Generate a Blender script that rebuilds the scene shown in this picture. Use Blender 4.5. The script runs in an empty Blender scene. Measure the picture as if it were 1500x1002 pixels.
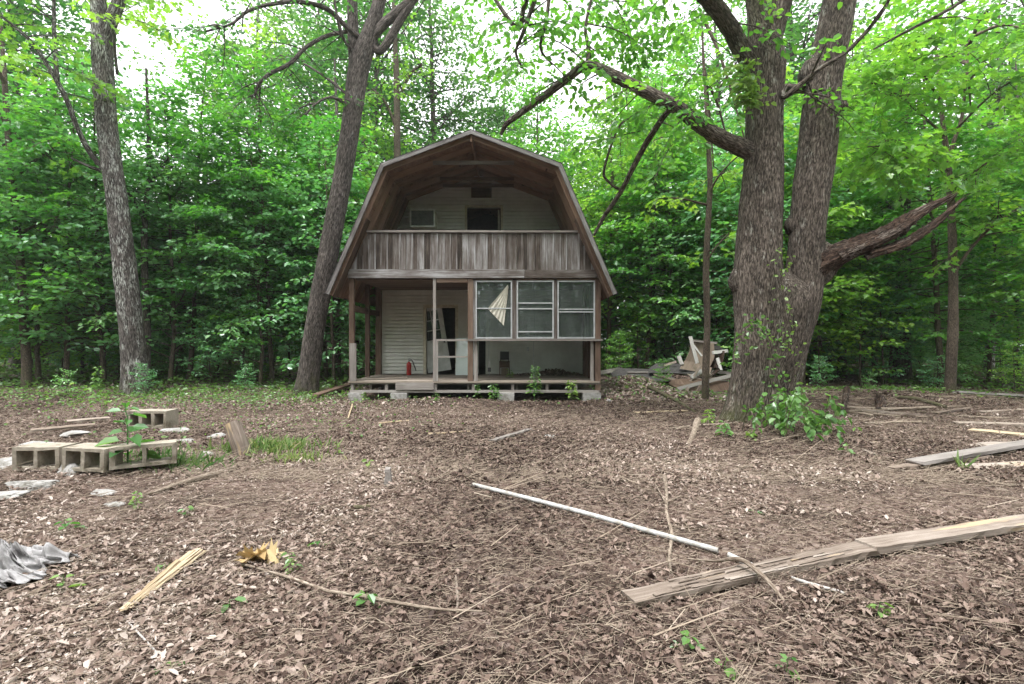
import bpy, math, random
import numpy as np
from mathutils import Vector

# ------------------------------------------------------------------ camera, sky, sun, exposure
SC = bpy.context.scene
COL = SC.collection
R = math.radians
F_PX = 720.0            # focal length in pixels of the 1500 px wide photograph
CAM_Z = 1.45
cam_d = bpy.data.cameras.new("camera")
cam_d.sensor_width = 36.0
cam_d.lens = 36.0 * F_PX / 1500.0
cam_d.clip_start = 0.05
cam_d.clip_end = 600
cam = bpy.data.objects.new("camera", cam_d)
cam.location = (0, 0, CAM_Z)
cam.rotation_euler = (R(90), 0, 0)
COL.objects.link(cam)
SC.camera = cam

SUN_EL, SUN_AZ = R(70), R(215)      # azimuth clockwise from +Y: high, behind the camera
W = bpy.data.worlds.new("World")
SC.world = W
W.use_nodes = True
_n, _l = W.node_tree.nodes, W.node_tree.links
_bg = _n["Background"]
_sky = _n.new("ShaderNodeTexSky")
_sky.sky_type = 'NISHITA'
_sky.sun_disc = False
_sky.sun_elevation = SUN_EL
_sky.sun_rotation = SUN_AZ
_sky.dust_density = 4.0
_hs = _n.new("ShaderNodeHueSaturation")
_hs.inputs["Saturation"].default_value = 0.12
_mx = _n.new("ShaderNodeMix")           # even bright cloud deck over the clear-sky dome
_mx.data_type = 'RGBA'
_mx.inputs[0].default_value = 0.6
_mx.inputs[7].default_value = (7.0, 7.05, 7.2, 1)
_l.new(_sky.outputs[0], _hs.inputs["Color"])
_l.new(_hs.outputs[0], _mx.inputs[6])
_l.new(_mx.outputs[2], _bg.inputs["Color"])
_bg.inputs["Strength"].default_value = 0.15

sun_d = bpy.data.lights.new("sun", 'SUN')
sun_d.energy = 1.3
sun_d.angle = R(14)
sun_d.color = (1.0, 0.98, 0.94)
sun = bpy.data.objects.new("sun", sun_d)
_sd = Vector((math.sin(SUN_AZ) * math.cos(SUN_EL), math.cos(SUN_AZ) * math.cos(SUN_EL), math.sin(SUN_EL)))
sun.rotation_euler = (-_sd).to_track_quat('-Z', 'Y').to_euler()
COL.objects.link(sun)

VS = SC.view_settings
VS.view_transform = 'Standard'
VS.look = 'None'
VS.gamma = 1
VS.exposure = 1.72
SC.cycles.max_bounces = 10
SC.cycles.diffuse_bounces = 8
SC.cycles.glossy_bounces = 3
SC.cycles.transmission_bounces = 4
SC.cycles.transparent_max_bounces = 8
SC.cycles.sample_clamp_indirect = 8
SC.cycles.caustics_reflective = False
SC.cycles.caustics_refractive = False

# ------------------------------------------------------------------ geometry helpers
RNG = np.random.default_rng(7)


def _hash(ix, iy, iz):
    h = (ix.astype(np.int64) * 374761393 + iy.astype(np.int64) * 668265263 + iz.astype(np.int64) * 2147483647 // 7)
    h = (h ^ (h >> 13)) * 1274126177
    h = h ^ (h >> 16)
    return (h & 0xFFFFFF) / float(0xFFFFFF)


def vnoise(p):
    """value noise 0..1 at points (n,3)"""
    p = np.asarray(p, float)
    i = np.floor(p).astype(np.int64)
    f = p - i
    f = f * f * (3 - 2 * f)
    r = 0
    for dx in (0, 1):
        wx = f[:, 0] if dx else 1 - f[:, 0]
        for dy in (0, 1):
            wy = f[:, 1] if dy else 1 - f[:, 1]
            for dz in (0, 1):
                wz = f[:, 2] if dz else 1 - f[:, 2]
                r = r + wx * wy * wz * _hash(i[:, 0] + dx, i[:, 1] + dy, i[:, 2] + dz)
    return r


def fbm(p, o=3):
    p = np.asarray(p, float)
    a, s, t = 0.5, 0, 0
    for k in range(o):
        s = s + a * vnoise(p * 2 ** k + 17.3 * k)
        t += a
        a *= .5
    return s / t


def nrm(a):
    a = np.asarray(a, float)
    return a / np.maximum(np.linalg.norm(a, axis=-1, keepdims=True), 1e-9)


class G:
    """collects geometry for ONE mesh object"""

    def __init__(s):
        s.v, s.fl, s.fs, s.rn, s.bc, s.mi, s.n = [], [], [], [], [], [], 0

    def add(s, V, F, rnd=0.5, bc=None, mi=0):
        V = np.asarray(V, np.float32).reshape(-1, 3)
        k = len(V)
        if isinstance(F, np.ndarray):
            s.fl.append((F + s.n).ravel())
            s.fs.append(np.full(len(F), F.shape[1], np.int32))
            m = len(F)
        else:
            s.fl.append(np.concatenate([np.asarray(f) for f in F]) + s.n)
            s.fs.append(np.array([len(f) for f in F], np.int32))
            m = len(F)
        s.mi.append(np.full(m, mi, np.int32))
        s.v.append(V)
        s.rn.append(np.broadcast_to(np.asarray(rnd, np.float32), (k,)))
        s.bc.append(np.asarray(V if bc is None else bc, np.float32).reshape(-1, 3))
        s.n += k
        return s

    def mesh(s, name, mats, smooth=False):
        me = bpy.data.meshes.new(name)
        V = np.concatenate(s.v)
        L = np.concatenate(s.fl).astype(np.int32)
        S = np.concatenate(s.fs)
        me.vertices.add(len(V))
        me.vertices.foreach_set("co", V.ravel())
        me.loops.add(len(L))
        me.loops.foreach_set("vertex_index", L)
        me.polygons.add(len(S))
        st = np.zeros(len(S), np.int32)
        st[1:] = np.cumsum(S)[:-1]
        me.polygons.foreach_set("loop_start", st)
        me.polygons.foreach_set("material_index", np.concatenate(s.mi))
        me.polygons.foreach_set("use_smooth", np.full(len(S), smooth, bool))
        a = me.attributes.new("rnd", 'FLOAT', 'POINT')
        a.data.foreach_set("value", np.concatenate(s.rn).astype(np.float32))
        a = me.attributes.new("bc", 'FLOAT_VECTOR', 'POINT')
        a.data.foreach_set("vector", np.concatenate(s.bc).astype(np.float32).ravel())
        for m in (mats if isinstance(mats, (list, tuple)) else [mats]):
            me.materials.append(m)
        me.update(calc_edges=True)
        me.validate()
        return me

    def build(s, name, mats, parent=None, smooth=False):
        o = bpy.data.objects.new(name, s.mesh(name, mats, smooth))
        COL.objects.link(o)
        if parent is not None:
            o.parent = parent
        return o


def tag(o, label=None, cat=None, group=None, kind=None):
    if label:
        o["label"] = label
    if cat:
        o["category"] = cat
    if group:
        o["group"] = group
    if kind:
        o["kind"] = kind
    return o


def empty(name, loc, label, cat, group=None, rz=0.0):
    o = bpy.data.objects.new(name, None)
    o.empty_display_size = .2
    o.location = loc
    o.rotation_euler = (0, 0, rz)
    COL.objects.link(o)
    return tag(o, label, cat, group)


def copy_tree(o, parent=None):
    c = o.copy()
    COL.objects.link(c)
    c.parent = parent
    for ch in list(o.children):
        copy_tree(ch, c)
    return c


BOXF = np.array([[0, 3, 2, 1], [4, 5, 6, 7], [0, 1, 5, 4], [1, 2, 6, 5], [2, 3, 7, 6], [3, 0, 4, 7]])


def box(g, x0, x1, y0, y1, z0, z1, rnd=None, mi=0, M=None, off=(0, 0, 0), jit=0.0):
    """axis box; its wood grain runs along its longest side"""
    c = np.array([[x0, y0, z0], [x1, y0, z0], [x1, y1, z0], [x0, y1, z0],
                  [x0, y0, z1], [x1, y0, z1], [x1, y1, z1], [x0, y1, z1]], float)
    d = np.array([x1 - x0, y1 - y0, z1 - z0])
    bc = (c - c.mean(0))
    k = int(np.argmax(d))
    bc = np.roll(bc, 2 - k, axis=1) + RNG.random(3) * 40
    if jit:
        c = c + RNG.normal(0, jit, c.shape)
    if M is not None:
        c = c @ np.asarray(M, float).T
    c = c + np.asarray(off, float)
    g.add(c, BOXF, RNG.random() if rnd is None else rnd, bc, mi)


def plank(g, a, b, w, t, up=(0, 0, 1), rnd=None, seg=1, rough=0.0, mi=0, taper=(1, 1), roll=0.0):
    """board from a to b, width w across, thickness t along 'up'; optional ragged edges"""
    a, b = np.asarray(a, float), np.asarray(b, float)
    d = nrm(b - a)
    sd = nrm(np.cross(d, np.asarray(up, float)))
    u = np.cross(sd, d)
    if roll:
        sd, u = sd * math.cos(roll) + u * math.sin(roll), u * math.cos(roll) - sd * math.sin(roll)
    L = np.linalg.norm(b - a)
    V, B = [], []
    o = RNG.random(3) * 40
    for i in range(seg + 1):
        f = i / seg
        tw = taper[0] + (taper[1] - taper[0]) * f
        for (p, q) in ((-.5, -.5), (.5, -.5), (.5, .5), (-.5, .5)):
            j = RNG.normal(0, rough, 2) if rough else (0, 0)
            e = RNG.normal(0, rough * 3) if rough and i in (0, seg) else 0
            V.append(a + d * (L * f + e) + sd * (p * w * tw + j[0]) + u * (q * t * tw + j[1] * .35))
            B.append(o + np.array([p * w, q * t, L * f]))
    Fc = [[3, 2, 1, 0], [4 * seg + k for k in range(4)]]
    for i in range(seg):
        for k in range(4):
            k2 = (k + 1) % 4
            Fc.append([4 * i + k, 4 * i + k2, 4 * i + 4 + k2, 4 * i + 4 + k])
    g.add(np.array(V), Fc, RNG.random() if rnd is None else rnd, np.array(B), mi)


def smooth_path(pts, n):
    """Catmull-Rom through rows of pts (any columns) -> n samples"""
    P = np.asarray(pts, float)
    if len(P) == 2:
        t = np.linspace(0, 1, n)[:, None]
        return P[0] * (1 - t) + P[1] * t
    Q = np.vstack([2 * P[0] - P[1], P, 2 * P[-1] - P[-2]])
    s = np.linspace(0, len(P) - 1 - 1e-6, n)
    i = s.astype(int)
    t = (s - i)[:, None]
    a, b, c, d = Q[i], Q[i + 1], Q[i + 2], Q[i + 3]
    return .5 * (2 * b + (c - a) * t + (2 * a - 5 * b + 4 * c - d) * t ** 2 + (3 * b - a - 3 * c + d) * t ** 3)


def tube(g, path, rad, seg=6, rnd=0.5, mi=0, bump=0.0, bfreq=(9, 3), flare=0.0, cap=True):
    """round stem along path (n,3) with radii (n,)"""
    P = np.asarray(path, float)
    n = len(P)
    rad = np.broadcast_to(np.asarray(rad, float), (n,))
    T = nrm(np.gradient(P, axis=0))
    ref = np.array([1., 0, 0]) if abs(T[0][0]) < .8 else np.array([0, 1., 0])
    A = np.zeros((n, 3))
    x = nrm(ref - T[0] * (ref @ T[0]))
    for i in range(n):
        x = nrm(x - T[i] * (x @ T[i]))
        A[i] = x
    B = np.cross(T, A)
    th = np.arange(seg) / seg * 2 * math.pi
    ca, sa = np.cos(th), np.sin(th)
    L = np.concatenate([[0], np.cumsum(np.linalg.norm(np.diff(P, axis=0), axis=1))])
    o = RNG.random(3) * 30
    r = rad[:, None] * np.ones(seg)
    bc = np.stack([ca[None] * rad[:, None], sa[None] * rad[:, None], L[:, None] * np.ones(seg)], -1).reshape(-1, 3) + o
    if bump:
        q = np.stack([np.broadcast_to(ca, (n, seg)) * bfreq[0] * .35, np.broadcast_to(sa, (n, seg)) * bfreq[0] * .35,
                      (L[:, None] / max(rad.mean(), .05) * bfreq[1] * .08) * np.ones(seg)], -1).reshape(-1, 3) + o
        k1 = fbm(q * 2.2, 2).reshape(n, seg)
        k2 = fbm(q * .45, 2).reshape(n, seg)
        r = r * (1 + bump * (np.abs(k1 - .5) * 1.6 - .3) + bump * 2.2 * (k2 - .5))
    if flare:
        ang = fbm(np.stack([ca * 1.6, sa * 1.6, np.zeros(seg)], -1) + o, 1)
        fl = np.exp(-L / (flare * 1.2))[:, None]
        r = r * (1 + fl * (.06 + 1.15 * np.clip(ang[None] - .28, 0, 1)))
    V = P[:, None] + A[:, None] * (r * ca)[..., None] + B[:, None] * (r * sa)[..., None]
    V = V.reshape(-1, 3)
    i = np.arange(n - 1)[:, None] * seg
    j = np.arange(seg)[None]
    j2 = (j + 1) % seg
    Fq = np.stack([i + j, i + j2, i + seg + j2, i + seg + j], -1).reshape(-1, 4)
    g.add(V, Fq, rnd, bc, mi)
    if cap:
        e = (n - 1) * seg
        g.add(np.vstack([V[e:e + seg]]), [list(range(seg))], rnd, bc[e:e + seg], mi)
        g.add(np.vstack([V[:seg]]), [list(range(seg))[::-1]], rnd, bc[:seg], mi)


# leaf templates: columns along, across, up ; faces
def _half(pts, lift):
    n = len(pts)
    Vv = [(0, 0, 0), (1, 0, 0)] + [(u, v, lift * v) for u, v in pts] + [(u, -v, lift * v) for u, v in pts]
    lf = [0, 1] + [2 + n - 1 - k for k in range(n)]
    rt = [0] + [2 + n + k for k in range(n)] + [1]
    return np.array(Vv, float), [lf, rt]


T_FAR = _half([(.48, .36)], .3)
T_MID = _half([(.22, .27), (.66, .30)], .3)
T_MAPLE = _half([(-.06, .22), (.18, .24), (.2, .5), (.36, .36), (.56, .56), (.56, .22), (.76, .24)], .2)
T_OAK = _half([(.2, .07), (.28, .24), (.38, .1), (.52, .3), (.62, .12), (.76, .22), (.86, .08)], .25)
T_STRIP = _half([(.2, .11), (.7, .14)], .3)
T_BLADE = _half([(.1, .009), (.6, .010)], .3)


def leaves(g, P, D, N, S, T, rnd, cu=0.0, cv=0.0, mi=0):
    """add one leaf per row: position, direction, normal, size"""
    P = np.asarray(P, float)
    n = len(P)
    if n == 0:
        return
    D = nrm(D)
    N = nrm(N - D * np.sum(N * D, -1, keepdims=True))
    Sd = np.cross(N, D)
    t, faces = T
    k = len(t)
    u, v, w = t[:, 0], t[:, 1], t[:, 2]
    cu = np.broadcast_to(np.asarray(cu, float), (n,))[:, None]
    cv = np.broadcast_to(np.asarray(cv, float), (n,))[:, None]
    ww = w[None] + cu * (u[None] ** 2) + cv * np.abs(v)[None] * 2
    S = np.broadcast_to(np.asarray(S, float), (n,))[:, None, None]
    V = P[:, None] + S * (D[:, None] * u[None, :, None] + Sd[:, None] * v[None, :, None] + N[:, None] * ww[..., None])
    V = V.reshape(-1, 3)
    base = (np.arange(n) * k)[:, None]
    rr = np.repeat(np.broadcast_to(np.asarray(rnd, float), (n,)), k)
    first = True
    for f in faces:
        Fa = base + np.asarray(f)[None]
        if first:
            g.add(V, Fa, rr, None, mi)
            first = False
        else:
            g.fl.append((Fa + g.n - len(V)).ravel())
            g.fs.append(np.full(n, len(f), np.int32))
            g.mi.append(np.full(n, mi, np.int32))


# ------------------------------------------------------------------ ground shape and pixel-to-world helpers
def gh(x, y):
    x, y = np.asarray(x, float), np.asarray(y, float)
    p = np.stack([x, y, np.zeros_like(x)], -1).reshape(-1, 3)
    z = (.09 * (fbm(p * .35 + 5, 2) - .5) + .05 * (fbm(p * 1.7, 2) - .5)).reshape(x.shape)
    b = lambda cx, cy, sx, sy, h: h * np.exp(-((x - cx) / sx) ** 2 - ((y - cy) / sy) ** 2)
    z = z + b(-5.0, 5.2, 1.3, .9, .13)            # rubble bed under the blocks
    z = z + b(-4.3, 5.78, .42, .28, .13)          # soil heaped behind the blocks
    z = z + b(5.2, 16.0, 2.4, 1.5, .30)           # mound under the wreckage
    z = z + b(3.3, 13.6, .9, 1.2, .35)            # leaf heap beside the cabin
    z = z + b(9.0, 11.6, 3.0, 1.6, .28)           # low bank right of the big tree
    z = z + b(-1.1, 11.5, 1.6, .45, .12)          # stones before the step
    z = z + .12 * np.clip((y - 12) / 6, 0, 1)
    return z


def at(px, py, Y):
    return np.array([(px - 750) / F_PX * Y, Y, CAM_Z + (501 - py) / F_PX * Y])


def gp(px, py, dz=0.0):
    """where the line of sight through a photo pixel meets the ground"""
    Y = np.linspace(1.2, 40, 4000)
    x = (px - 750) / F_PX * Y
    z = CAM_Z + (501 - py) / F_PX * Y
    h = gh(x, Y)
    k = int(np.argmax(z <= h))
    return np.array([x[k], Y[k], h[k] + dz])


def on(x, y, dz=0.0):
    return np.array([x, y, float(gh(np.array([x]), np.array([y]))[0]) + dz])


# ------------------------------------------------------------------ materials
def new_mat(name):
    m = bpy.data.materials.new(name)
    m.use_nodes = True
    nt = m.node_tree
    for n in list(nt.nodes):
        if n.type != 'OUTPUT_MATERIAL':
            nt.nodes.remove(n)
    return m, nt, [n for n in nt.nodes if n.type == 'OUTPUT_MATERIAL'][0]


def nd(nt, t, ins=None, **kw):
    n = nt.nodes.new(t)
    for k, v in kw.items():
        setattr(n, k, v)
    for k, v in (ins or {}).items():
        s = n.inputs[k]
        if hasattr(v, 'is_linked') or isinstance(v, bpy.types.NodeSocket):
            nt.links.new(v, s)
        else:
            s.default_value = v
    return n


def ramp(nt, fac, stops, interp='LINEAR'):
    n = nt.nodes.new('ShaderNodeValToRGB')
    n.color_ramp.interpolation = interp
    e = n.color_ramp.elements
    while len(e) < len(stops):
        e.new(.5)
    for k, (p, c) in enumerate(stops):
        e[k].position = p
        e[k].color = (*c, 1) if len(c) == 3 else c
    nt.links.new(fac, n.inputs[0])
    return n.outputs[0]


def mixc(nt, f, a, b, bt='MIX'):
    n = nt.nodes.new('ShaderNodeMix')
    n.data_type = 'RGBA'
    n.blend_type = bt
    for s, v in ((n.inputs[0], f), (n.inputs[6], a), (n.inputs[7], b)):
        if isinstance(v, bpy.types.NodeSocket):
            nt.links.new(v, s)
        elif isinstance(v, (int, float)):
            s.default_value = v
        else:
            s.default_value = (*v, 1)
    return n.outputs[2]


def attr(nt, name):
    n = nt.nodes.new('ShaderNodeAttribute')
    n.attribute_name = name
    return n


def vscale(nt, vec, s):
    return nd(nt, 'ShaderNodeVectorMath', {0: vec, 1: s}, operation='MULTIPLY').outputs[0]


def math1(nt, op, a, b=0.0, c=None):
    n = nt.nodes.new('ShaderNodeMath')
    n.operation = op
    for i, v in enumerate((a, b) if c is None else (a, b, c)):
        if isinstance(v, bpy.types.NodeSocket):
            nt.links.new(v, n.inputs[i])
        else:
            n.inputs[i].default_value = v
    return n.outputs[0]


def leaf_mat(name, stops, trans=(1.5, 1.72, .72), tf=.5, gloss=.05, var=.22, hue=.03):
    m, nt, out = new_mat(name)
    c = ramp(nt, attr(nt, 'rnd').outputs['Fac'], stops)
    oi = nd(nt, 'ShaderNodeObjectInfo').outputs['Random']
    v = math1(nt, 'MULTIPLY_ADD', oi, var * 2, 1 - var)
    h = math1(nt, 'MULTIPLY_ADD', oi, -hue * 2, .5 + hue)
    c = nd(nt, 'ShaderNodeHueSaturation', {'Hue': h, 'Value': v, 'Color': c}).outputs[0]
    ct = mixc(nt, 1.0, c, trans, 'MULTIPLY')
    d = nd(nt, 'ShaderNodeBsdfDiffuse', {'Color': c}).outputs[0]
    t = nd(nt, 'ShaderNodeBsdfTranslucent', {'Color': ct}).outputs[0]
    s = nd(nt, 'ShaderNodeMixShader', {0: tf, 1: d, 2: t}).outputs[0]
    gl = nd(nt, 'ShaderNodeBsdfGlossy', {'Roughness': .38, 'Color': (.85, .95, .9, 1)}).outputs[0]
    s = nd(nt, 'ShaderNodeMixShader', {0: gloss, 1: s, 2: gl}).outputs[0]
    nt.links.new(s, out.inputs[0])
    return m


def bark_mat(name, dark, mid, light, lichen=None, lamt=.55, sc=34, zs=.17, bump=.9, vw=.25, moss=True):
    m, nt, out = new_mat(name)
    v = attr(nt, 'bc').outputs['Vector']
    q = vscale(nt, v, (sc, sc, sc * zs))
    n1 = nd(nt, 'ShaderNodeTexNoise', {'Vector': q, 'Scale': 1.0, 'Detail': 7, 'Roughness': .68, 'Distortion': 1.4}).outputs['Fac']
    vo = nd(nt, 'ShaderNodeTexVoronoi', {'Vector': vscale(nt, v, (sc * .8, sc * .8, sc * zs * .9)), 'Scale': 1.0, 'Randomness': 1.0},
            feature='DISTANCE_TO_EDGE').outputs['Distance']
    vo = math1(nt, 'MINIMUM', math1(nt, 'MULTIPLY', vo, 2.4), 1.0)
    hgt = math1(nt, 'ADD', math1(nt, 'MULTIPLY_ADD', n1, 1.5, -.42), math1(nt, 'MULTIPLY', vo, vw))
    c = ramp(nt, hgt, [(.28, dark), (.55, mid), (.85, light)])
    if lichen:
        n2 = nd(nt, 'ShaderNodeTexNoise', {'Vector': vscale(nt, v, (5, 5, 2.2)), 'Scale': 1.0, 'Detail': 6, 'Roughness': .7}).outputs['Fac']
        f = ramp(nt, n2, [(lamt, (0, 0, 0)), (lamt + .09, (1, 1, 1))])
        f = mixc(nt, 1.0, f, ramp(nt, hgt, [(.35, (0, 0, 0)), (.6, (1, 1, 1))]), 'MULTIPLY')
        c = mixc(nt, f, c, lichen)
    oz = nd(nt, 'ShaderNodeSeparateXYZ', {0: nd(nt, 'ShaderNodeTexCoord').outputs['Object']}).outputs[2]
    n4 = nd(nt, 'ShaderNodeTexNoise', {'Vector': vscale(nt, v, (4, 4, 3)), 'Scale': 1.0, 'Detail': 5, 'Roughness': .65}).outputs['Fac']
    fm = math1(nt, 'SUBTRACT', math1(nt, 'MULTIPLY', n4, 2.2), math1(nt, 'MULTIPLY_ADD', oz, .75, .62))
    if moss:
        c = mixc(nt, ramp(nt, fm, [(.0, (0, 0, 0)), (.6, (.65, .65, .65))]), c, (.075, .085, .032))      # moss creeping up the foot
    n3 = nd(nt, 'ShaderNodeTexNoise', {'Vector': vscale(nt, v, (2.6, 2.6, .9)), 'Scale': 1.0, 'Detail': 4, 'Roughness': .6}).outputs['Fac']
    c = mixc(nt, 1.0, c, ramp(nt, n3, [(.3, (.62, .60, .58)), (.7, (1.25, 1.22, 1.2))]), 'MULTIPLY')
    b = nd(nt, 'ShaderNodeBump', {'Height': hgt, 'Strength': bump, 'Distance': .035}).outputs[0]
    p = nd(nt, 'ShaderNodeBsdfPrincipled', {'Base Color': c, 'Roughness': .92, 'Normal': b, 'Specular IOR Level': .2})
    nt.links.new(p.outputs[0], out.inputs[0])
    return m


def wood_mat(name, stops, grain=55, zs=.035, patch=None, bump=.35, rough=.85):
    """boards: grain along bc.z, tone per board from rnd, optional (colour, amount) wear patches"""
    m, nt, out = new_mat(name)
    v = attr(nt, 'bc').outputs['Vector']
    r = attr(nt, 'rnd').outputs['Fac']
    n1 = nd(nt, 'ShaderNodeTexNoise', {'Vector': vscale(nt, v, (grain, grain, grain * zs)), 'Scale': 1.0, 'Detail': 6, 'Roughness': .7}).outputs['Fac']
    n0 = nd(nt, 'ShaderNodeTexNoise', {'Vector': vscale(nt, v, (6, 6, 1.6)), 'Scale': 1.0, 'Detail': 4, 'Roughness': .6}).outputs['Fac']
    f = math1(nt, 'ADD', math1(nt, 'MULTIPLY', n1, .55), math1(nt, 'MULTIPLY', n0, .45))
    f = math1(nt, 'ADD', f, math1(nt, 'MULTIPLY_ADD', r, .22, -.11))
    c = ramp(nt, f, stops)
    if patch:
        pc, am = patch
        n2 = nd(nt, 'ShaderNodeTexNoise', {'Vector': vscale(nt, v, (9, 9, 1.2)), 'Scale': 1.0, 'Detail': 5}).outputs['Fac']
        c = mixc(nt, ramp(nt, n2, [(am, (0, 0, 0)), (am + .1, (1, 1, 1))]), c, pc)
    b = nd(nt, 'ShaderNodeBump', {'Height': n1, 'Strength': bump, 'Distance': .008}).outputs[0]
    p = nd(nt, 'ShaderNodeBsdfPrincipled', {'Base Color': c, 'Roughness': rough, 'Normal': b, 'Specular IOR Level': .25})
    nt.links.new(p.outputs[0], out.inputs[0])
    return m


def stone_mat(name, a, b, sc=14, bump=.5, rough=.9, spots=None):
    m, nt, out = new_mat(name)
    v = nd(nt, 'ShaderNodeTexCoord').outputs['Object']
    n1 = nd(nt, 'ShaderNodeTexNoise', {'Vector': v, 'Scale': sc, 'Detail': 8, 'Roughness': .68}).outputs['Fac']
    n2 = nd(nt, 'ShaderNodeTexNoise', {'Vector': v, 'Scale': sc * 7, 'Detail': 3}).outputs['Fac']
    c = ramp(nt, n1, [(.3, a), (.7, b)])
    if spots:
        c = mixc(nt, ramp(nt, nd(nt, 'ShaderNodeTexNoise', {'Vector': v, 'Scale': sc * .35, 'Detail': 6, 'Roughness': .7}).outputs['Fac'],
                          [(.52, (0, 0, 0)), (.66, (1, 1, 1))]), c, spots)
    bp = nd(nt, 'ShaderNodeBump', {'Height': math1(nt, 'ADD', n1, math1(nt, 'MULTIPLY', n2, .5)), 'Strength': bump, 'Distance': .01}).outputs[0]
    p = nd(nt, 'ShaderNodeBsdfPrincipled', {'Base Color': c, 'Roughness': rough, 'Normal': bp, 'Specular IOR Level': .25})
    nt.links.new(p.outputs[0], out.inputs[0])
    return m


def plain_mat(name, c, rough=.6, metal=0.0, dirt=None, sc=9):
    m, nt, out = new_mat(name)
    v = nd(nt, 'ShaderNodeTexCoord').outputs['Object']
    n1 = nd(nt, 'ShaderNodeTexNoise', {'Vector': v, 'Scale': sc, 'Detail': 7, 'Roughness': .65}).outputs['Fac']
    d = dirt or tuple(k * .72 for k in c)
    col = ramp(nt, n1, [(.38, d), (.62, c)])
    p = nd(nt, 'ShaderNodeBsdfPrincipled', {'Base Color': col, 'Roughness': rough, 'Metallic': metal})
    nt.links.new(p.outputs[0], out.inputs[0])
    return m


def litter_mat(name, stops, tf=.12):
    m, nt, out = new_mat(name)
    c = ramp(nt, attr(nt, 'rnd').outputs['Fac'], stops)
    d = nd(nt, 'ShaderNodeBsdfPrincipled', {'Base Color': c, 'Roughness': .7, 'Specular IOR Level': .3}).outputs[0]
    t = nd(nt, 'ShaderNodeBsdfTranslucent', {'Color': c}).outputs[0]
    s = nd(nt, 'ShaderNodeMixShader', {0: tf, 1: d, 2: t}).outputs[0]
    nt.links.new(s, out.inputs[0])
    return m


M = {}
M['leaf_maple'] = leaf_mat('maple_leaf', [(0, (.085, .220, .055)), (.45, (.135, .315, .062)), (.8, (.20, .39, .070)), (1, (.27, .45, .080))])
M['leaf_oak'] = leaf_mat('oak_leaf', [(0, (.075, .180, .065)), (.5, (.120, .265, .080)), (1, (.19, .35, .095))], tf=.4)
M['leaf_cool'] = leaf_mat('shade_leaf', [(0, (.095, .265, .115)), (.5, (.145, .36, .14)), (1, (.21, .43, .155))], tf=.42, gloss=.09)
M['leaf_weed'] = leaf_mat('weed_leaf', [(0, (.07, .15, .04)), (.6, (.13, .25, .065)), (1, (.22, .34, .10))], tf=.4)
M['bark_grey'] = bark_mat('grey_bark', (.042, .037, .035), (.18, .162, .152), (.36, .335, .315), lichen=(.54, .57, .54), lamt=.47)
M['bark_oak'] = bark_mat('oak_bark', (.038, .033, .030), (.17, .148, .136), (.33, .30, .28), lichen=(.30, .31, .30), lamt=.60)
M['bark_big'] = bark_mat('furrowed_bark', (.040, .032, .027), (.215, .180, .155), (.43, .385, .345), lichen=(.44, .45, .41), lamt=.56, sc=34, zs=.20, bump=1.0, vw=.22)
M['grass'] = leaf_mat('pale_grass', [(0, (.09, .17, .055)), (.5, (.18, .28, .10)), (.85, (.30, .36, .18)), (1, (.40, .36, .22))], tf=.4, gloss=.02)
M['bark_thin'] = bark_mat('brown_bark', (.055, .043, .035), (.165, .132, .106), (.28, .235, .195), sc=60, zs=.2, bump=.4)
M['dead_wood'] = bark_mat('torn_dead_wood', (.022, .014, .011), (.125, .080, .060), (.27, .20, .16), lichen=(.30, .27, .245), lamt=.50, sc=42, zs=.10, bump=1.0, vw=.2, moss=False)
M['twig'] = wood_mat('twig_bark', [(.3, (.10, .075, .055)), (.55, (.27, .215, .165)), (.8, (.42, .36, .30))], grain=80)

# ================================================================== the setting: ground
def ground_mat():
    m, nt, out = new_mat('forest_soil')
    v = nd(nt, 'ShaderNodeTexCoord').outputs['Object']
    n1 = nd(nt, 'ShaderNodeTexNoise', {'Vector': v, 'Scale': 1.3, 'Detail': 7, 'Roughness': .65}).outputs['Fac']
    n2 = nd(nt, 'ShaderNodeTexNoise', {'Vector': v, 'Scale': 34, 'Detail': 6, 'Roughness': .7}).outputs['Fac']
    vo = nd(nt, 'ShaderNodeTexVoronoi', {'Vector': v, 'Scale': 26.0})
    cell = nd(nt, 'ShaderNodeSeparateColor', {0: vo.outputs['Color']}).outputs[0]
    lit = ramp(nt, cell, [(0, (.055, .035, .028)), (.4, (.12, .080, .065)), (.75, (.20, .145, .12)), (1, (.29, .225, .195))])
    soil = ramp(nt, n2, [(.3, (.028, .020, .016)), (.6, (.080, .056, .044)), (.8, (.145, .108, .088))])
    f = ramp(nt, n1, [(.38, (0, 0, 0)), (.56, (1, 1, 1))])
    c = mixc(nt, f, soil, lit)
    h = math1(nt, 'ADD', n2, math1(nt, 'MULTIPLY', vo.outputs['Distance'], .8))
    b = nd(nt, 'ShaderNodeBump', {'Height': h, 'Strength': .8, 'Distance': .05}).outputs[0]
    p = nd(nt, 'ShaderNodeBsdfPrincipled', {'Base Color': c, 'Roughness': .95, 'Normal': b, 'Specular IOR Level': .15})
    nt.links.new(p.outputs[0], out.inputs[0])
    return m


def build_ground():
    g = G()
    xs = np.concatenate([np.linspace(-160, -26, 24), np.linspace(-25, 25, 260), np.linspace(26, 160, 24)])
    ys = np.concatenate([np.linspace(-120, -7, 20), np.linspace(-6, 26, 180), np.linspace(27, 190, 28)])
    X, Y = np.meshgrid(xs, ys)
    Z = gh(X, Y)
    nx, ny = len(xs), len(ys)
    i = np.arange(ny - 1)[:, None] * nx + np.arange(nx - 1)[None]
    F = np.stack([i, i + 1, i + nx + 1, i + nx], -1).reshape(-1, 4)
    g.add(np.stack([X, Y, Z], -1).reshape(-1, 3), F)
    tag(g.build('ground', ground_mat(), smooth=True), kind='structure')


build_ground()

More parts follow.
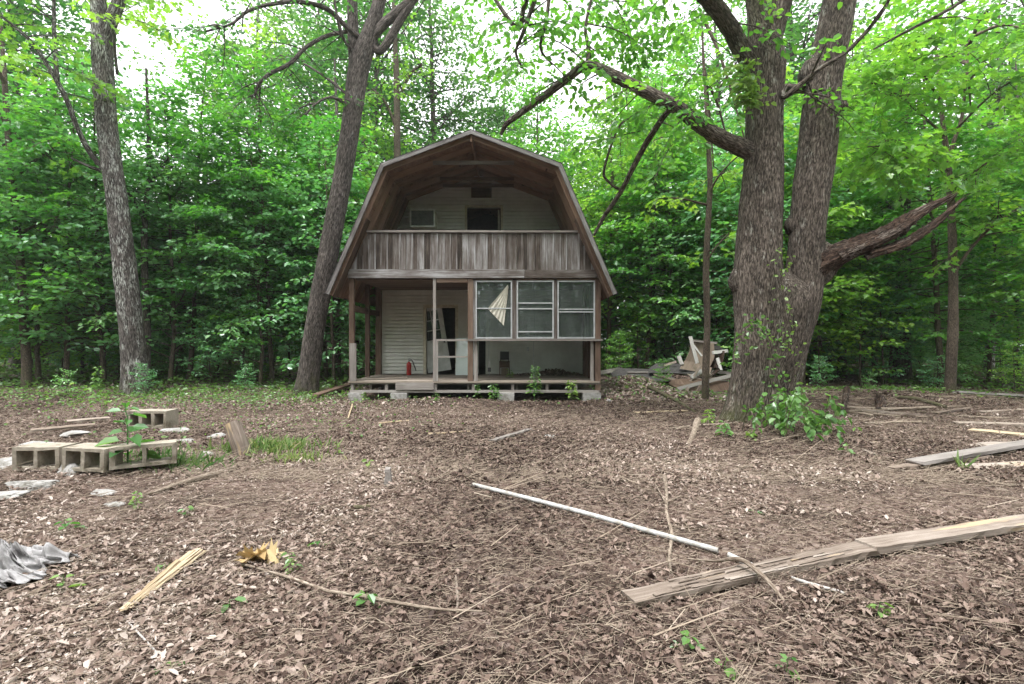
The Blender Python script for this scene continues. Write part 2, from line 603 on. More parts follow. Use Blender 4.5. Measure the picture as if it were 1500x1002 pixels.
HOUSE = (-4.0, 2.2, 11.9, 19.1)


def wedge(n, y0, y1, side=1.1, pad=.8, power=1.0):
    """random ground spots inside the view, denser towards the camera for power > 1"""
    t = RNG.random(n)
    y = y0 + (y1 - y0) * t ** power
    x = (RNG.random(n) * 2 - 1) * (y * side + pad)
    ok = ~((x > HOUSE[0] - .05) & (x < HOUSE[1] + .05) & (y > HOUSE[2]) & (y < HOUSE[3]))
    return x[ok], y[ok]


def build_litter():
    """fallen leaves, straw and twig crumbs covering the clearing"""
    mats = [litter_mat('dead_leaves', [(0, (.048, .030, .024)), (.28, (.128, .086, .068)), (.58, (.232, .168, .138)), (.85, (.36, .285, .245)), (1, (.48, .41, .365))]),
            M['twig']]
    g = G()
    # (count, near, far, smallest, largest, outline, crowding, patchy)
    for n, y0, y1, s0, s1, T, pw, patchy in ((17000, 1.5, 5.5, .028, .064, T_OAK, 1.25, 1), (30000, 1.5, 6, .016, .045, T_MID, 1.3, 1), (34000, 1.5, 7, .012, .04, T_STRIP, 1.35, 0), (70000, 1.5, 7, .005, .018, T_FAR, 1.4, 0),
                                             (70000, 5, 12, .02, .062, T_FAR, 1.2, 1), (28000, 5.5, 13, .03, .08, T_STRIP, 1.2, 0), (90000, 6, 13, .010, .032, T_FAR, 1.2, 0), (46000, 11, 19, .03, .09, T_FAR, 1.0, 1)):
        x, y = wedge(n, y0, y1, power=pw)
        q = np.stack([x, y, 0 * x], -1)
        keep = fbm(q * .9 + 11, 3) + .45 * (fbm(q * 4, 2) - .5) > (.39 if patchy else 0) + .14 * RNG.random(len(x))
        x, y = x[keep], y[keep]
        k = len(x)
        a = RNG.random(k) * 6.283
        D = np.stack([np.cos(a), np.sin(a), RNG.normal(0, .16, k)], -1)
        N = np.stack([RNG.normal(0, .27, k), RNG.normal(0, .27, k), np.ones(k)], -1)
        s = RNG.uniform(s0, s1, k) * RNG.uniform(.8, 1.25, k)
        P = np.stack([x, y, gh(x, y) + RNG.uniform(.0, .03, k)], -1) - D * (s * .5)[:, None] * np.array([1, 1, 0])
        zone = fbm(np.stack([x, y, 0 * x], -1) * .55, 2)
        r = np.clip(RNG.beta(1.7, 1.9, k) + (zone - .5) * .95 - (0 if patchy else .12), 0, 1)
        leaves(g, P, D, N, s, T, r, cu=RNG.normal(0, .3, k), cv=np.abs(RNG.normal(.15, .3, k)))
    # straw and thin broken twigs
    for n, y0, y1, l0, l1, r0, r1 in ((42000, 1.5, 6, .02, .13, .0007, .0018), (34000, 5, 13, .04, .22, .0012, .0032), (420, 1.8, 12, .2, .55, .002, .005)):
        x, y = wedge(n, y0, y1, power=1.25)
        k = len(x)
        a = RNG.normal(0.2, .9, k)
        L = RNG.uniform(l0, l1, k) * RNG.uniform(.5, 1.2, k)
        D = np.stack([np.cos(a), np.sin(a), RNG.normal(0.03, .16, k)], -1)
        P0 = np.stack([x, y, gh(x, y) + RNG.uniform(.006, .04, k)], -1)
        rad = RNG.uniform(r0, r1, k)
        Sd = nrm(np.cross(D, [0, 0, 1.]))
        U = np.cross(Sd, D)
        V = []
        for f in (0, 1):
            for ang in (0, 2.094, 4.189):
                V.append(P0 + D * (L * f)[:, None] + (Sd * math.cos(ang) + U * math.sin(ang)) * (rad * (1 - .4 * f))[:, None])
        V = np.stack(V, 1).reshape(-1, 3)
        b = (np.arange(k) * 6)[:, None]
        bc = np.repeat(RNG.random((k, 3)) * 30, 6, 0)
        bc[:, 2] += np.tile([0, 0, 0, .1, .1, .1], k)
        F = np.concatenate([b + np.array([[0, 1, 4, 3]]), b + np.array([[1, 2, 5, 4]]), b + np.array([[2, 0, 3, 5]])])
        g.add(V, F, np.repeat(RNG.random(k), 6), bc, 1)
    # pale dead leaves heaped beside the cabin corner
    n = 6000
    x, y = RNG.normal(3.5, .75, n), RNG.normal(13.3, .75, n)
    ok = (x > 2.3) & (y > 11.2)
    x, y = x[ok], y[ok]
    k = len(x)
    a = RNG.random(k) * 6.283
    leaves(g, np.stack([x, y, gh(x, y) + RNG.uniform(0, .07, k)], -1), np.stack([np.cos(a), np.sin(a), RNG.normal(0, .3, k)], -1),
           np.array([0, 0, 1.]) + RNG.normal(0, .5, (k, 3)), RNG.uniform(.05, .11, k), T_MID, np.clip(RNG.normal(.72, .2, k), 0, 1), cu=RNG.normal(0, .3, k), cv=RNG.normal(.15, .3, k))
    # broken sticks and bark strewn over the right bank
    for i in range(230):
        p = np.array([RNG.uniform(5.2, 15), RNG.uniform(8.6, 13.2)])
        if RNG.random() < .25:
            p = np.array([RNG.uniform(2.5, 6.5), RNG.uniform(11, 13.6)])
        a = RNG.normal(0, .55) + math.pi * (RNG.random() < .5)
        L = RNG.uniform(.2, .9)
        q = p + L * np.array([math.cos(a), math.sin(a)])
        A, B = on(*p, RNG.uniform(.01, .06)), on(*q, RNG.uniform(.01, .08))
        r = RNG.uniform(.005, .016)
        tube(g, np.array([A, (A + B) / 2 + RNG.normal(0, .02, 3) * [1, 1, .3], B]), np.array([r, r * .9, r * .5]), 5, RNG.random(), mi=1)
    tag(g.build('leaf_litter', mats), 'brown fallen leaves, straw and twig crumbs covering the bare clearing', 'leaf litter', kind='stuff')


build_litter()

# ================================================================== the cabin
M['siding'] = plain_mat('vinyl_siding', (.68, .675, .63), .6, dirt=(.54, .53, .48), sc=1.1)
M['grey_wood'] = wood_mat('weathered_boards', [(.34, (.022, .016, .013)), (.45, (.078, .060, .050)), (.55, (.145, .126, .118)), (.70, (.34, .335, .34))], grain=40, zs=.03)
M['brown_wood'] = wood_mat('brown_timber', [(.3, (.042, .026, .019)), (.52, (.120, .078, .057)), (.75, (.22, .16, .125))], grain=45)
M['rafter_wood'] = wood_mat('rafter_timber', [(.3, (.11, .066, .046)), (.52, (.235, .150, .106)), (.75, (.36, .25, .19))], grain=45)
M['rail_wood'] = wood_mat('pale_timber', [(.3, (.11, .095, .085)), (.55, (.24, .215, .20)), (.8, (.38, .36, .34))], grain=45)
M['deck_wood'] = wood_mat('deck_boards', [(.3, (.12, .095, .075)), (.55, (.24, .20, .165)), (.8, (.35, .31, .27))], grain=45)
M['fascia'] = wood_mat('fascia_paint', [(.34, (.085, .075, .072)), (.48, (.19, .178, .175)), (.65, (.34, .33, .33))], grain=40, zs=.05)
M['sheathing'] = wood_mat('roof_sheathing', [(.3, (.11, .066, .045)), (.5, (.24, .150, .105)), (.75, (.36, .25, .19))], grain=22, zs=.25, patch=((.045, .027, .019), .62))
M['shingle'] = stone_mat('dark_shingles', (.028, .026, .026), (.075, .07, .068), sc=20)
M['plywood'] = wood_mat('plywood_panel', [(.3, (.13, .095, .07)), (.55, (.235, .185, .145)), (.8, (.31, .26, .21))], grain=30, zs=.1)
M['alum'] = plain_mat('white_aluminium', (.44, .45, .46), .45, dirt=(.31, .32, .33))
M['door_white'] = plain_mat('white_door_paint', (.62, .63, .62), .45, dirt=(.45, .45, .43), sc=4)
M['trim'] = plain_mat('cream_trim_paint', (.62, .57, .45), .55, dirt=(.42, .37, .28))
M['dark_in'] = plain_mat('shaded_wall', (.10, .09, .08), .9)  # dark tone stands in for the shade of the closed rooms
M['black'] = plain_mat('black_plastic', (.02, .02, .02), .5)
M['block'] = stone_mat('concrete_block', (.23, .20, .16), (.38, .335, .28), sc=16, bump=.9, spots=(.15, .125, .09))
M['slab'] = stone_mat('pale_concrete', (.20, .19, .18), (.40, .39, .38), sc=11, spots=(.13, .12, .10))


def glass_mat(name, tint, gl=.16):
    m, nt, out = new_mat(name)
    t = nd(nt, 'ShaderNodeBsdfTransparent', {'Color': (*tint, 1)}).outputs[0]
    s = nd(nt, 'ShaderNodeBsdfGlossy', {'Roughness': .03, 'Color': (.9, .95, .97, 1)}).outputs[0]
    fr = nd(nt, 'ShaderNodeFresnel', {'IOR': 1.5}).outputs[0]
    f = math1(nt, 'ADD', math1(nt, 'MULTIPLY', fr, .9), gl - .04)
    g0 = nd(nt, 'ShaderNodeMixShader', {0: f, 1: t, 2: s}).outputs[0]
    v = nd(nt, 'ShaderNodeTexCoord').outputs['Object']
    n1 = nd(nt, 'ShaderNodeTexNoise', {'Vector': vscale(nt, v, (3, 3, 1.2)), 'Scale': 1.0, 'Detail': 6, 'Roughness': .65}).outputs['Fac']
    pale_film = nd(nt, 'ShaderNodeBsdfDiffuse', {'Color': (.40, .46, .44, 1)}).outputs[0]       # dusty film, added to lighten the dark panes
    nt.links.new(nd(nt, 'ShaderNodeMixShader', {0: math1(nt, 'MULTIPLY_ADD', n1, .30, -.06), 1: g0, 2: pale_film}).outputs[0], out.inputs[0])
    return m


M['glass'] = glass_mat('window_glass', (.66, .72, .73), .075)

XC = -.965                                   # ridge line of the roof
PROFILE = [(-3.44, 2.60), (-2.13, 5.66), (0, 6.46), (2.13, 5.66), (3.44, 2.60)]
YF, YP, YB, YE = 11.60, 12.0, 14.5, 19.2      # roof edge, porch face, back wall of the porch, rear


def inset(pts, d):
    """gambrel line moved inwards by d"""
    P = [np.array(p, float) for p in pts]
    lines = []
    for a, b in zip(P[:-1], P[1:]):
        t = nrm(b - a)
        n = np.array([t[1], -t[0]])          # right of travel = inside
        lines.append((a + n * d, t))
    out = [lines[0][0]]
    for (p, t), (q, s) in zip(lines[:-1], lines[1:]):
        k = np.linalg.solve(np.array([t, -s]).T, q - p)
        out.append(p + t * k[0])
    p, t = lines[-1]
    out.append(P[-1] + (p - (P[-2] + 0)) * 0 + np.array([t[1], -t[0]]) * d)
    return out


def prism(g, poly, y0, y1, rnd=None, mi=0, long_y=False):
    """polygon in XZ (relative to XC) pushed from y0 to y1"""
    n = len(poly)
    V = [(XC + p[0], y0, p[1]) for p in poly] + [(XC + p[0], y1, p[1]) for p in poly]
    F = [list(range(n)), list(range(n, 2 * n))[::-1]] + [[i + n, (i + 1) % n + n, (i + 1) % n, i] for i in range(n)]
    P = np.array([(p[0], p[1]) for p in poly])
    o = RNG.random(3) * 30
    if long_y:
        bc = [(v[0], v[2], v[1]) for v in V]
    else:
        e = P[1] - P[0]
        e = e / np.linalg.norm(e)
        bc = [((v[0] - XC) * -e[1] + v[2] * e[0], v[1], (v[0] - XC) * e[0] + v[2] * e[1]) for v in V]
    g.add(np.array(V), F, RNG.random() if rnd is None else rnd, np.array(bc) + o, mi)


def siding(g, Y, z0, z1, xlim, holes, step=.105):
    """lapped courses on the plane Y; xlim(z) -> (x0, x1); holes (x0, x1, z0, z1)"""
    z = z0
    while z < z1 - 1e-4:
        zt = min(z + step, z1)
        a0, b0 = xlim(z)
        a1, b1 = xlim(zt)
        cuts = sorted([h for h in holes if h[2] < zt - .01 and h[3] > z + .01])
        spans, c = [], None
        xs = [(a0, a1)]
        for h in cuts:
            spans.append((xs[-1], (h[0], h[0])))
            xs.append((h[1], h[1]))
        spans.append((xs[-1], (b0, b1)))
        for (l0, l1), (r0, r1) in spans:
            if r0 - l0 < .01:
                continue
            k = .020                             # open shadow groove under each lap
            V = [(l0, Y - .024, z + k), (r0, Y - .024, z + k), (r1, Y - .014, zt), (l1, Y - .014, zt),
                 (l0, Y + .03, z + k), (r0, Y + .03, z + k), (r1, Y + .03, zt), (l1, Y + .03, zt),
                 (l0, Y + .032, z), (r0, Y + .032, z), (r0, Y + .032, z + k + .004), (l0, Y + .032, z + k + .004)]
            g.add(np.array(V), np.array([[0, 1, 2, 3], [1, 0, 4, 5], [2, 1, 5, 6], [0, 3, 7, 4], [3, 2, 6, 7], [8, 9, 10, 11]]), RNG.random())
        z = zt


def build_cabin():
    c = empty('cabin', (XC, YP, 0), 'abandoned gambrel-roofed wooden cabin with upstairs balcony and open porch', 'cabin')

    def put(g, name, mat, parent=c, smooth=False):
        o = g.build(name, mat, None, smooth)
        # geometry was written in world space: keep it there under the moved parent
        off = np.array(c.location)
        o.data.transform(__import__('mathutils').Matrix.Translation(Vector(-off)))
        o.parent = parent
        return o

    # ---- roof: four pitches, each sheathing (inner) with shingles lying on it
    ins = inset(PROFILE, .035)
    ins2 = inset(PROFILE, .17)
    for k in range(4):
        g = G()
        a, b = np.array(PROFILE[k]), np.array(PROFILE[k + 1])
        prism(g, [a, b, ins[k + 1], ins[k]], YF + .03, YE, long_y=True)
        rp = put(g, 'roof_pitch', M['sheathing'])
        t = nrm(b - a)
        n = np.array([-t[1], t[0]])
        g = G()
        L = np.linalg.norm(b - a)
        m = int(L / .16)
        for i in range(m):                      # shingle courses
            p = a + t * (L * i / m - .02)
            q = a + t * (L * (i + 1) / m + .015)
            up = (1 if k < 2 else -1)
            l0, l1 = (.016, .005) if up > 0 else (.005, .016)
            prism(g, [p + n * l0, q + n * l1, q + n * .001, p + n * .001], YF - .02, YE + .02, long_y=True)
        put(g, 'shingles', M['shingle'], rp)
    # ---- barge boards along the front edge
    f_in = inset(PROFILE, .092)
    for k in range(4):
        g = G()
        prism(g, [PROFILE[k], PROFILE[k + 1], f_in[k + 1], f_in[k]], YF - .015, YF + .028)
        put(g, 'fascia_board', M['fascia'])
    # ---- rafter frames, collar ties and ridge board under the overhang
    for i, y in enumerate((11.72, 12.35, 12.95, 13.55, 14.15)):
        g = G()
        for k in range(4):
            prism(g, [ins[k], ins[k + 1], ins2[k + 1], ins2[k]], y, y + .045)
        fr = put(g, 'rafter_frame', M['rafter_wood'])
        if i in (1, 3, 4):
            g = G()
            box(g, XC - 1.02, XC + 1.02, y - .042, y - .002, 5.90, 5.99)
            put(g, 'collar_tie', M['rail_wood'] if i == 1 else M['brown_wood'], fr)
    g = G()
    box(g, XC - .02, XC + .02, YF + .05, YB, 6.2, 6.40)
    put(g, 'ridge_board', M['rafter_wood'])
    # soffit boards boxing in the lower pitch of the overhang (plywood cheeks, water stained)
    for sx in (-1, 1):
        g = G()
        k = 0 if sx < 0 else 3
        A, B = (ins[0], ins[1]) if sx < 0 else (ins[4], ins[3])
        A2, B2 = (ins2[0], ins2[1]) if sx < 0 else (ins2[4], ins2[3])
        P = [A2 + (B2 - A2) * .0, A2 + (B2 - A2) * .62]
        Q = [A + (B - A) * .0, A + (B - A) * .62]
        nn = nrm(np.array(P[0]) - np.array(Q[0])) * .012
        prism(g, [P[0] + nn, P[1] + nn, P[1], P[0]] if sx < 0 else [P[1] + nn, P[0] + nn, P[0], P[1]], YF + .03, YP - .03)
        put(g, 'soffit_panel', M['brown_wood'])
    # ---- walls
    prof_w = inset(PROFILE, .05)

    def lim_up(z):
        zs = [p[1] for p in prof_w[:3]]
        xs = [p[0] for p in prof_w[:3]]
        h = -np.interp(z, zs, xs)
        return XC - h, XC + h
    g = G()
    siding(g, YB, 3.18, 6.33, lim_up, [(-1.33, -.33, 3.1, 5.42), (-1.17, -.63, 5.74, 6.10)])
    up = put(g, 'upper_wall', M['siding'])
    g = G()
    for b in ((-1.39, -1.33, 3.18, 5.48), (-.33, -.27, 3.18, 5.48)):
        box(g, b[0], b[1], YB - .03, YB + .10, b[2], b[3])
    box(g, -1.33, -.33, YB - .03, YB + .10, 5.42, 5.48)
    put(g, 'doorway_frame', M['trim'], up)
    g = G()
    box(g, -.42, -.385, YB + .1, YB + .85, 3.2, 5.38)
    put(g, 'balcony_door', M['trim'], up)
    g = G()
    for k in range(7):
        z = 5.75 + k * .05
        V = [(-1.16, YB - .02, z), (-.64, YB - .02, z), (-.64, YB + .04, z + .04), (-1.16, YB + .04, z + .04)]
        g.add(np.array(V), [[0, 1, 2, 3]])
    for b in ((-1.20, -1.16, 5.71, 6.13), (-.64, -.60, 5.71, 6.13), (-1.16, -.64, 5.71, 5.75), (-1.16, -.64, 6.09, 6.13)):
        box(g, b[0], b[1], YB - .035, YB + .02, b[2], b[3])
    box(g, -1.16, -.64, YB + .05, YB + .06, 5.75, 6.09)
    put(g, 'gable_vent', M['brown_wood'], up)
    g = G()
    x0, x1 = -3.86, 2.08
    DX0, DX1 = -2.53, -1.67
    siding(g, YB, .50, 2.98, lambda z: (x0, x1), [(DX0, DX1, .4, 2.46), (-.98, -.78, .4, 2.30)])
    low = put(g, 'lower_wall', M['siding'])
    # front door: cream frame, door torn off its upper hinge and leaning inwards
    g = G()
    for b in ((DX0 - .08, DX0, .5, 2.55), (DX1, DX1 + .08, .5, 2.55)):
        box(g, b[0], b[1], YB - .035, YB + .12, b[2], b[3])
    box(g, DX0, DX1, YB - .035, YB + .12, 2.46, 2.55)
    fr = put(g, 'door_frame', M['trim'])
    g = G()
    ca, sa = math.cos(R(-9)), math.sin(R(-9))
    MR = np.array([[ca, 0, sa], [0, 1, 0], [-sa, 0, ca]])
    pv = (-2.50, YB + .16, .52)
    box(g, 0, .12, 0, .04, 0, 1.95, M=MR, off=pv)
    box(g, .56, .70, 0, .04, 0, 1.95, M=MR, off=pv)
    box(g, .12, .56, 0, .04, 0, .95, M=MR, off=pv)
    box(g, .12, .56, 0, .04, 1.83, 1.95, M=MR, off=pv)
    for z in (1.22, 1.52):
        box(g, .12, .56, .002, .038, z, z + .03, M=MR, off=pv)
    box(g, .33, .36, .004, .036, .95, 1.83, M=MR, off=pv)
    dr = put(g, 'door', M['door_white'], fr)
    g = G()
    box(g, .12, .56, .018, .022, .95, 1.83, M=MR, off=pv)
    put(g, 'door_panes', M['glass'], dr)
    g = G()
    box(g, 0, .05, -.03, 0, .92, 1.02, M=MR, off=(pv[0] + .61, pv[1], pv[2]))
    put(g, 'door_handle', M['black'], dr)
    # house body behind: side walls, rear wall, floors (closes the dark rooms)
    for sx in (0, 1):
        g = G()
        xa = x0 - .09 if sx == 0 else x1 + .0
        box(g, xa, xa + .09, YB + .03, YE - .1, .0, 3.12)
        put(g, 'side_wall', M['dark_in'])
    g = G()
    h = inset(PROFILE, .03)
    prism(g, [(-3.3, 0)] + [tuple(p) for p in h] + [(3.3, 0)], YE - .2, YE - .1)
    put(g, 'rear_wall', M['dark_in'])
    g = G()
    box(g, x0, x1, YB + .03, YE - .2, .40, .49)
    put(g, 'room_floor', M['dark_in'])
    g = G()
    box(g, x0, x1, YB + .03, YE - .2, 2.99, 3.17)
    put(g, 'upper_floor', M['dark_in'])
    # ---- porch deck
    g = G()
    y = YP - .06
    k = 0
    while y < YB - .02:
        w = .138
        box(g, -3.97 + RNG.uniform(-.02, .02), 2.15 + RNG.uniform(-.02, .02), y, min(y + w - .006, YB - .02), .455, .495 + RNG.uniform(-.004, .004))
        y += w
    put(g, 'deck', M['deck_wood'])
    g = G()
    box(g, -3.95, 2.13, YP - .03, YP + .07, .215, .275)
    box(g, -3.95, 2.13, YP - .035, YP + .03, .425, .453)
    for xx in (-3.93, -3.1, -1.9, -.98, -.02, .82, 1.52, 2.04):
        box(g, xx, xx + .07, YP - .025, YP + .06, .277, .423)
    for xx in (-3.5, -2.3, -1.1, .1, 1.3):
        box(g, xx, xx + .05, YP + .09, YB - .05, .28, .45)
    put(g, 'deck_frame', M['rail_wood'])
    g = G()
    box(g, -2.83, -1.9, YP - .07, YP - .037, .29, .465)
    put(g, 'step_board', M['rail_wood'])
    g = G()
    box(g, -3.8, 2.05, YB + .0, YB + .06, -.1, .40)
    put(g, 'foundation_wall', M['dark_in'])  # dark wall added to keep the gap under the deck dark
    for (a, b, z1) in ((-3.95, -3.6, .213), (-2.95, -2.55, .213), (-.35, .05, .213), (1.72, 2.15, .213)):
        g = G()
        box(g, a, b, YP - .12, YP + .18, -.15, z1, jit=.006)
        put(g, 'foundation_block', M['slab'])
    # ---- porch posts, beams, ceiling
    for (xa, xb, ya, yb, za, zb, m) in ((-3.975, -3.86, YP - .01, YP + .09, .5, 3.0, 'brown_wood'),
                                        (-3.95, -3.79, YP - .06, YP - .015, .5, 1.42, 'rail_wood'),
                                        (-3.96, -3.85, 13.25, 13.35, .5, 3.0, 'brown_wood'),
                                        (-3.98, -3.83, 14.34, 14.46, .5, 3.0, 'brown_wood'),
                                        (-1.08, -.95, YP - .03, YP + .09, .5, 3.0, 'brown_wood'),
                                        (-.93, -.84, YP - .02, YP + .08, .5, 1.47, 'rail_wood'),
                                        (2.03, 2.16, YP - .03, YP + .09, .28, 3.0, 'brown_wood'),
                                        (1.92, 1.99, YP - .01, YP + .07, .5, 1.47, 'rail_wood')):
        g = G()
        box(g, xa, xb, ya, yb, za, zb, jit=.003)
        put(g, 'post', M[m])
    for ya, yb in ((YP + .095, 13.245), (13.355, 14.335)):
        g = G()
        box(g, -3.94, -3.87, ya, yb, 2.20, 2.35)
        put(g, 'side_rail', M['brown_wood'])
    g = G()
    box(g, -3.98, .3, YP - .075, YP - .02, 3.005, 3.215)
    box(g, .305, 2.06, YP - .07, YP - .02, 3.01, 3.205)
    put(g, 'beam', M['grey_wood'])
    g = G()
    for y in np.arange(YP + .1, YB - .05, .145):
        box(g, -3.85, 2.08, y, y + .139, 2.985, 3.02)
    for xx in (-3.2, -2.0, -.8, .4, 1.6):
        box(g, xx, xx + .045, YP + .1, YB - .02, 3.024, 3.17)
    put(g, 'porch_ceiling', M['brown_wood'])
    # right cheek wall of the porch, bare dark boards
    g = G()
    for k, y in enumerate(np.arange(YP + .1, YB - .05, .2)):
        box(g, 2.085, 2.11, y, y + .194, .5, 2.98)
    for y in (12.9, 13.7):
        box(g, 2.0, 2.083, y, y + .09, .5, 2.98)
    put(g, 'cheek_wall', M['brown_wood'])
    # ---- balcony front: vertical boards with battens, top rail
    inn = inset(PROFILE, .185)

    def lim_b(z):
        h = -np.interp(z, [inn[0][1], inn[1][1]], [inn[0][0], inn[1][0]])
        return XC - h, XC + h
    g = G()
    z0, z1 = 3.20, 4.10
    a, b = lim_b(z0)
    x = a + .01
    while x < b - .05:
        w = RNG.uniform(.135, .165)
        x2 = min(x + w, b)
        r = RNG.random()

        def top(xx):
            for zz in np.linspace(z1, z0 + .02, 24):
                l, rr = lim_b(zz)
                if l <= xx <= rr:
                    return zz
            return z0 + .02
        yy = YP - .02 + RNG.uniform(0, .006)
        ta, tb = top(x + .001), top(x2 - .009)
        V = [(x, yy, z0), (x2 - .009, yy, z0), (x2 - .009, yy, tb), (x, yy, ta)]
        V = V + [(p[0], p[1] + .022, p[2]) for p in V]
        bc = np.array([(p[0], p[1], p[2]) for p in V]) + RNG.random(3) * 30
        g.add(np.array(V), np.array([[0, 1, 2, 3], [5, 4, 7, 6], [1, 5, 6, 2], [4, 0, 3, 7], [3, 2, 6, 7]]), r, bc)
        if RNG.random() < .75:
            V = [(x2 - .022, yy - .014, z0), (x2 + .014, yy - .014, z0), (x2 + .014, yy - .014, min(ta, tb)), (x2 - .022, yy - .014, min(ta, tb))]
            V = V + [(p[0], p[1] + .0135, p[2]) for p in V]
            if min(ta, tb) > z0 + .2:
                g.add(np.array(V), np.array([[0, 1, 2, 3], [5, 4, 7, 6], [1, 5, 6, 2], [4, 0, 3, 7], [3, 2, 6, 7]]), min(1, r + .5),
                      np.array(V) + RNG.random(3) * 30)
        x = x2
    put(g, 'balcony_boards', M['grey_wood'])
    g = G()
    l, r = lim_b(4.17)
    box(g, l, XC + .4, YP - .07, YP + .07, 4.115, 4.165)
    box(g, XC + .405, r, YP - .07, YP + .07, 4.112, 4.16)
    box(g, l, r, YP + .006, YP + .045, 4.02, 4.110)
    put(g, 'top_rail', M['rail_wood'])
    g = G()
    for y in np.arange(YP + .1, YB - .05, .145):
        l, r = lim_b(3.2)
        box(g, l, r, y, y + .139, 3.175, 3.20)
    put(g, 'balcony_floor', M['deck_wood'])
    # ---- screen frame between the posts (thin pale battens)
    g = G()
    box(g, -1.92, -1.85, YP - .055, YP - .01, .50, 3.0)
    box(g, -1.845, -1.80, YP - .05, YP - .015, .50, 1.47)
    box(g, -1.848, -1.085, YP - .052, YP - .012, 1.472, 1.52)
    box(g, -1.798, -1.085, YP - .05, YP - .014, 1.07, 1.11)
    put(g, 'screen_frame', M['rail_wood'])
    g = G()
    box(g, -1.838, -1.085, YP - .045, YP + .02, 2.90, 3.0)
    put(g, 'lintel', M['brown_wood'])
    # ---- the bank of three aluminium windows
    g = G()
    box(g, -1.06, 2.20, YP - .10, YP + .06, 1.475, 1.525)
    put(g, 'sill', M['rail_wood'])
    for (xa, xb) in ((-.945, -.895), (.008, .108), (1.025, 1.10)):
        g = G()
        box(g, xa, xb, YP - .02, YP + .07, 1.53, 2.99)
        put(g, 'mullion', M['grey_wood'])
    for (xa, xb, mids) in ((-.888, .002, (2.27,)), (.115, 1.018, (2.40, 2.26, 1.70)), (1.107, 2.022, (2.25, 2.185))):
        za, zb, w = 1.535, 2.945, .032
        g = G()
        for b in ((xa, xa + w, za, zb), (xb - w, xb, za, zb), (xa + w, xb - w, za, za + w), (xa + w, xb - w, zb - w, zb)):
            box(g, b[0], b[1], YP - .035, YP + .03, b[2], b[3])
        wf = put(g, 'window', M['alum'])
        for z in mids:
            g = G()
            box(g, xa + w, xb - w, YP - .022, YP + .012, z - .014, z + .014)
            put(g, 'sash_rail', M['alum'], wf)
        zz = mids[0] if len(mids) != 3 else 2.26
        for (p, q, yy) in ((zz, zb - w, -.004), (za + w, zz, .006)):
            g = G()
            box(g, xa + w, xb - w, YP + yy, YP + yy + .005, p + .002, q - .002)
            put(g, 'pane', M['glass'], wf)
    g = G()
    box(g, -.945, 2.028, YP - .02, YP + .05, 2.95, 3.0)
    put(g, 'window_header', M['brown_wood'])
    # ---- little fittings
    g = G()
    box(g, .43, .50, YB - .03, YB - .017, 1.18, 1.30)
    put(g, 'light_switch', M['alum'])
    for (px, z0_) in ((716.5, .62), (782, .52)):
        xx = (px - 750) / F_PX * 12.4
        g = G()
        tube(g, smooth_path([(xx, 12.4, 2.98), (xx + .012, 12.4, 2.0), (xx - .01, 12.4, 1.2), (xx, 12.4, z0_)], 14), .006, 5)
        put(g, 'cable', M['alum'])
    g = G()
    box(g, -.61, -.53, 12.37, 12.43, .70, .80)
    put(g, 'outlet_box', M['black'])
    g = G()
    box(g, x0 + .02, x0 + .05, YB - .03, YB - .017, .5, .98)
    return c


CABIN = build_cabin()

# ================================================================== trees
def stem(g, p0, d0, L, r0, r1, n=7, bend=(0, 0, .1), wob=.12, seg=5, rng=RNG):
    """curved branch: returns its centre line and radii"""
    d = nrm(np.asarray(d0, float))
    P = [np.asarray(p0, float)]
    b = np.asarray(bend, float)
    for i in range(n - 1):
        d = nrm(d + b / n * 2 + rng.normal(0, wob, 3) / math.sqrt(n) * 1.2)
        P.append(P[-1] + d * L / (n - 1))
    P = np.array(P)
    r = np.linspace(r0, r1, n)
    if g is not None:
        tube(g, P, r, seg, .5, cap=False)
    return P, r


class Crown:
    """gathers leaf poses, then writes them as one mesh"""

    def __init__(s):
        s.P, s.D, s.N, s.S, s.R = [], [], [], [], []

    def twig(s, a, b, ls, rng, tone, flat=.35, gap=.62):
        L = np.linalg.norm(b - a)
        k = max(2, int(L / (ls * gap)))
        f = (np.arange(k) + rng.random(k) * .6 + .3) / k
        P = a + (b - a) * np.minimum(f, 1)[:, None]
        d = nrm(b - a)
        sd = nrm(np.cross(d, [0, 0, 1.]) + 1e-6)
        sg = np.where(np.arange(k) % 2, 1., -1.)[:, None]
        w = rng.uniform(.5, 1.2, k)[:, None]
        D = nrm(d * (1.15 - w * .5) + sd * sg * w + rng.normal(0, .22, (k, 3)) + np.array([0, 0, -.18]))
        N = nrm(np.array([0, 0, 1.]) + rng.normal(0, flat, (k, 3)))
        s.P.append(P + D * ls * .18 + rng.normal(0, ls * .15, (k, 3)))
        s.D.append(D)
        s.N.append(N)
        s.S.append(ls * rng.uniform(.65, 1.25, k))
        s.R.append(np.clip(tone + rng.normal(0, .16, k), 0, 1))

    def mesh(s, name, mat, T, cv=.25, rng=RNG):
        g = G()
        P = np.concatenate(s.P)
        n = len(P)
        leaves(g, P, np.concatenate(s.D), np.concatenate(s.N), np.concatenate(s.S), T, np.concatenate(s.R),
               cu=rng.normal(-.12, .12, n), cv=rng.normal(cv * .4, .15, n))
        return g.mesh(name, mat)


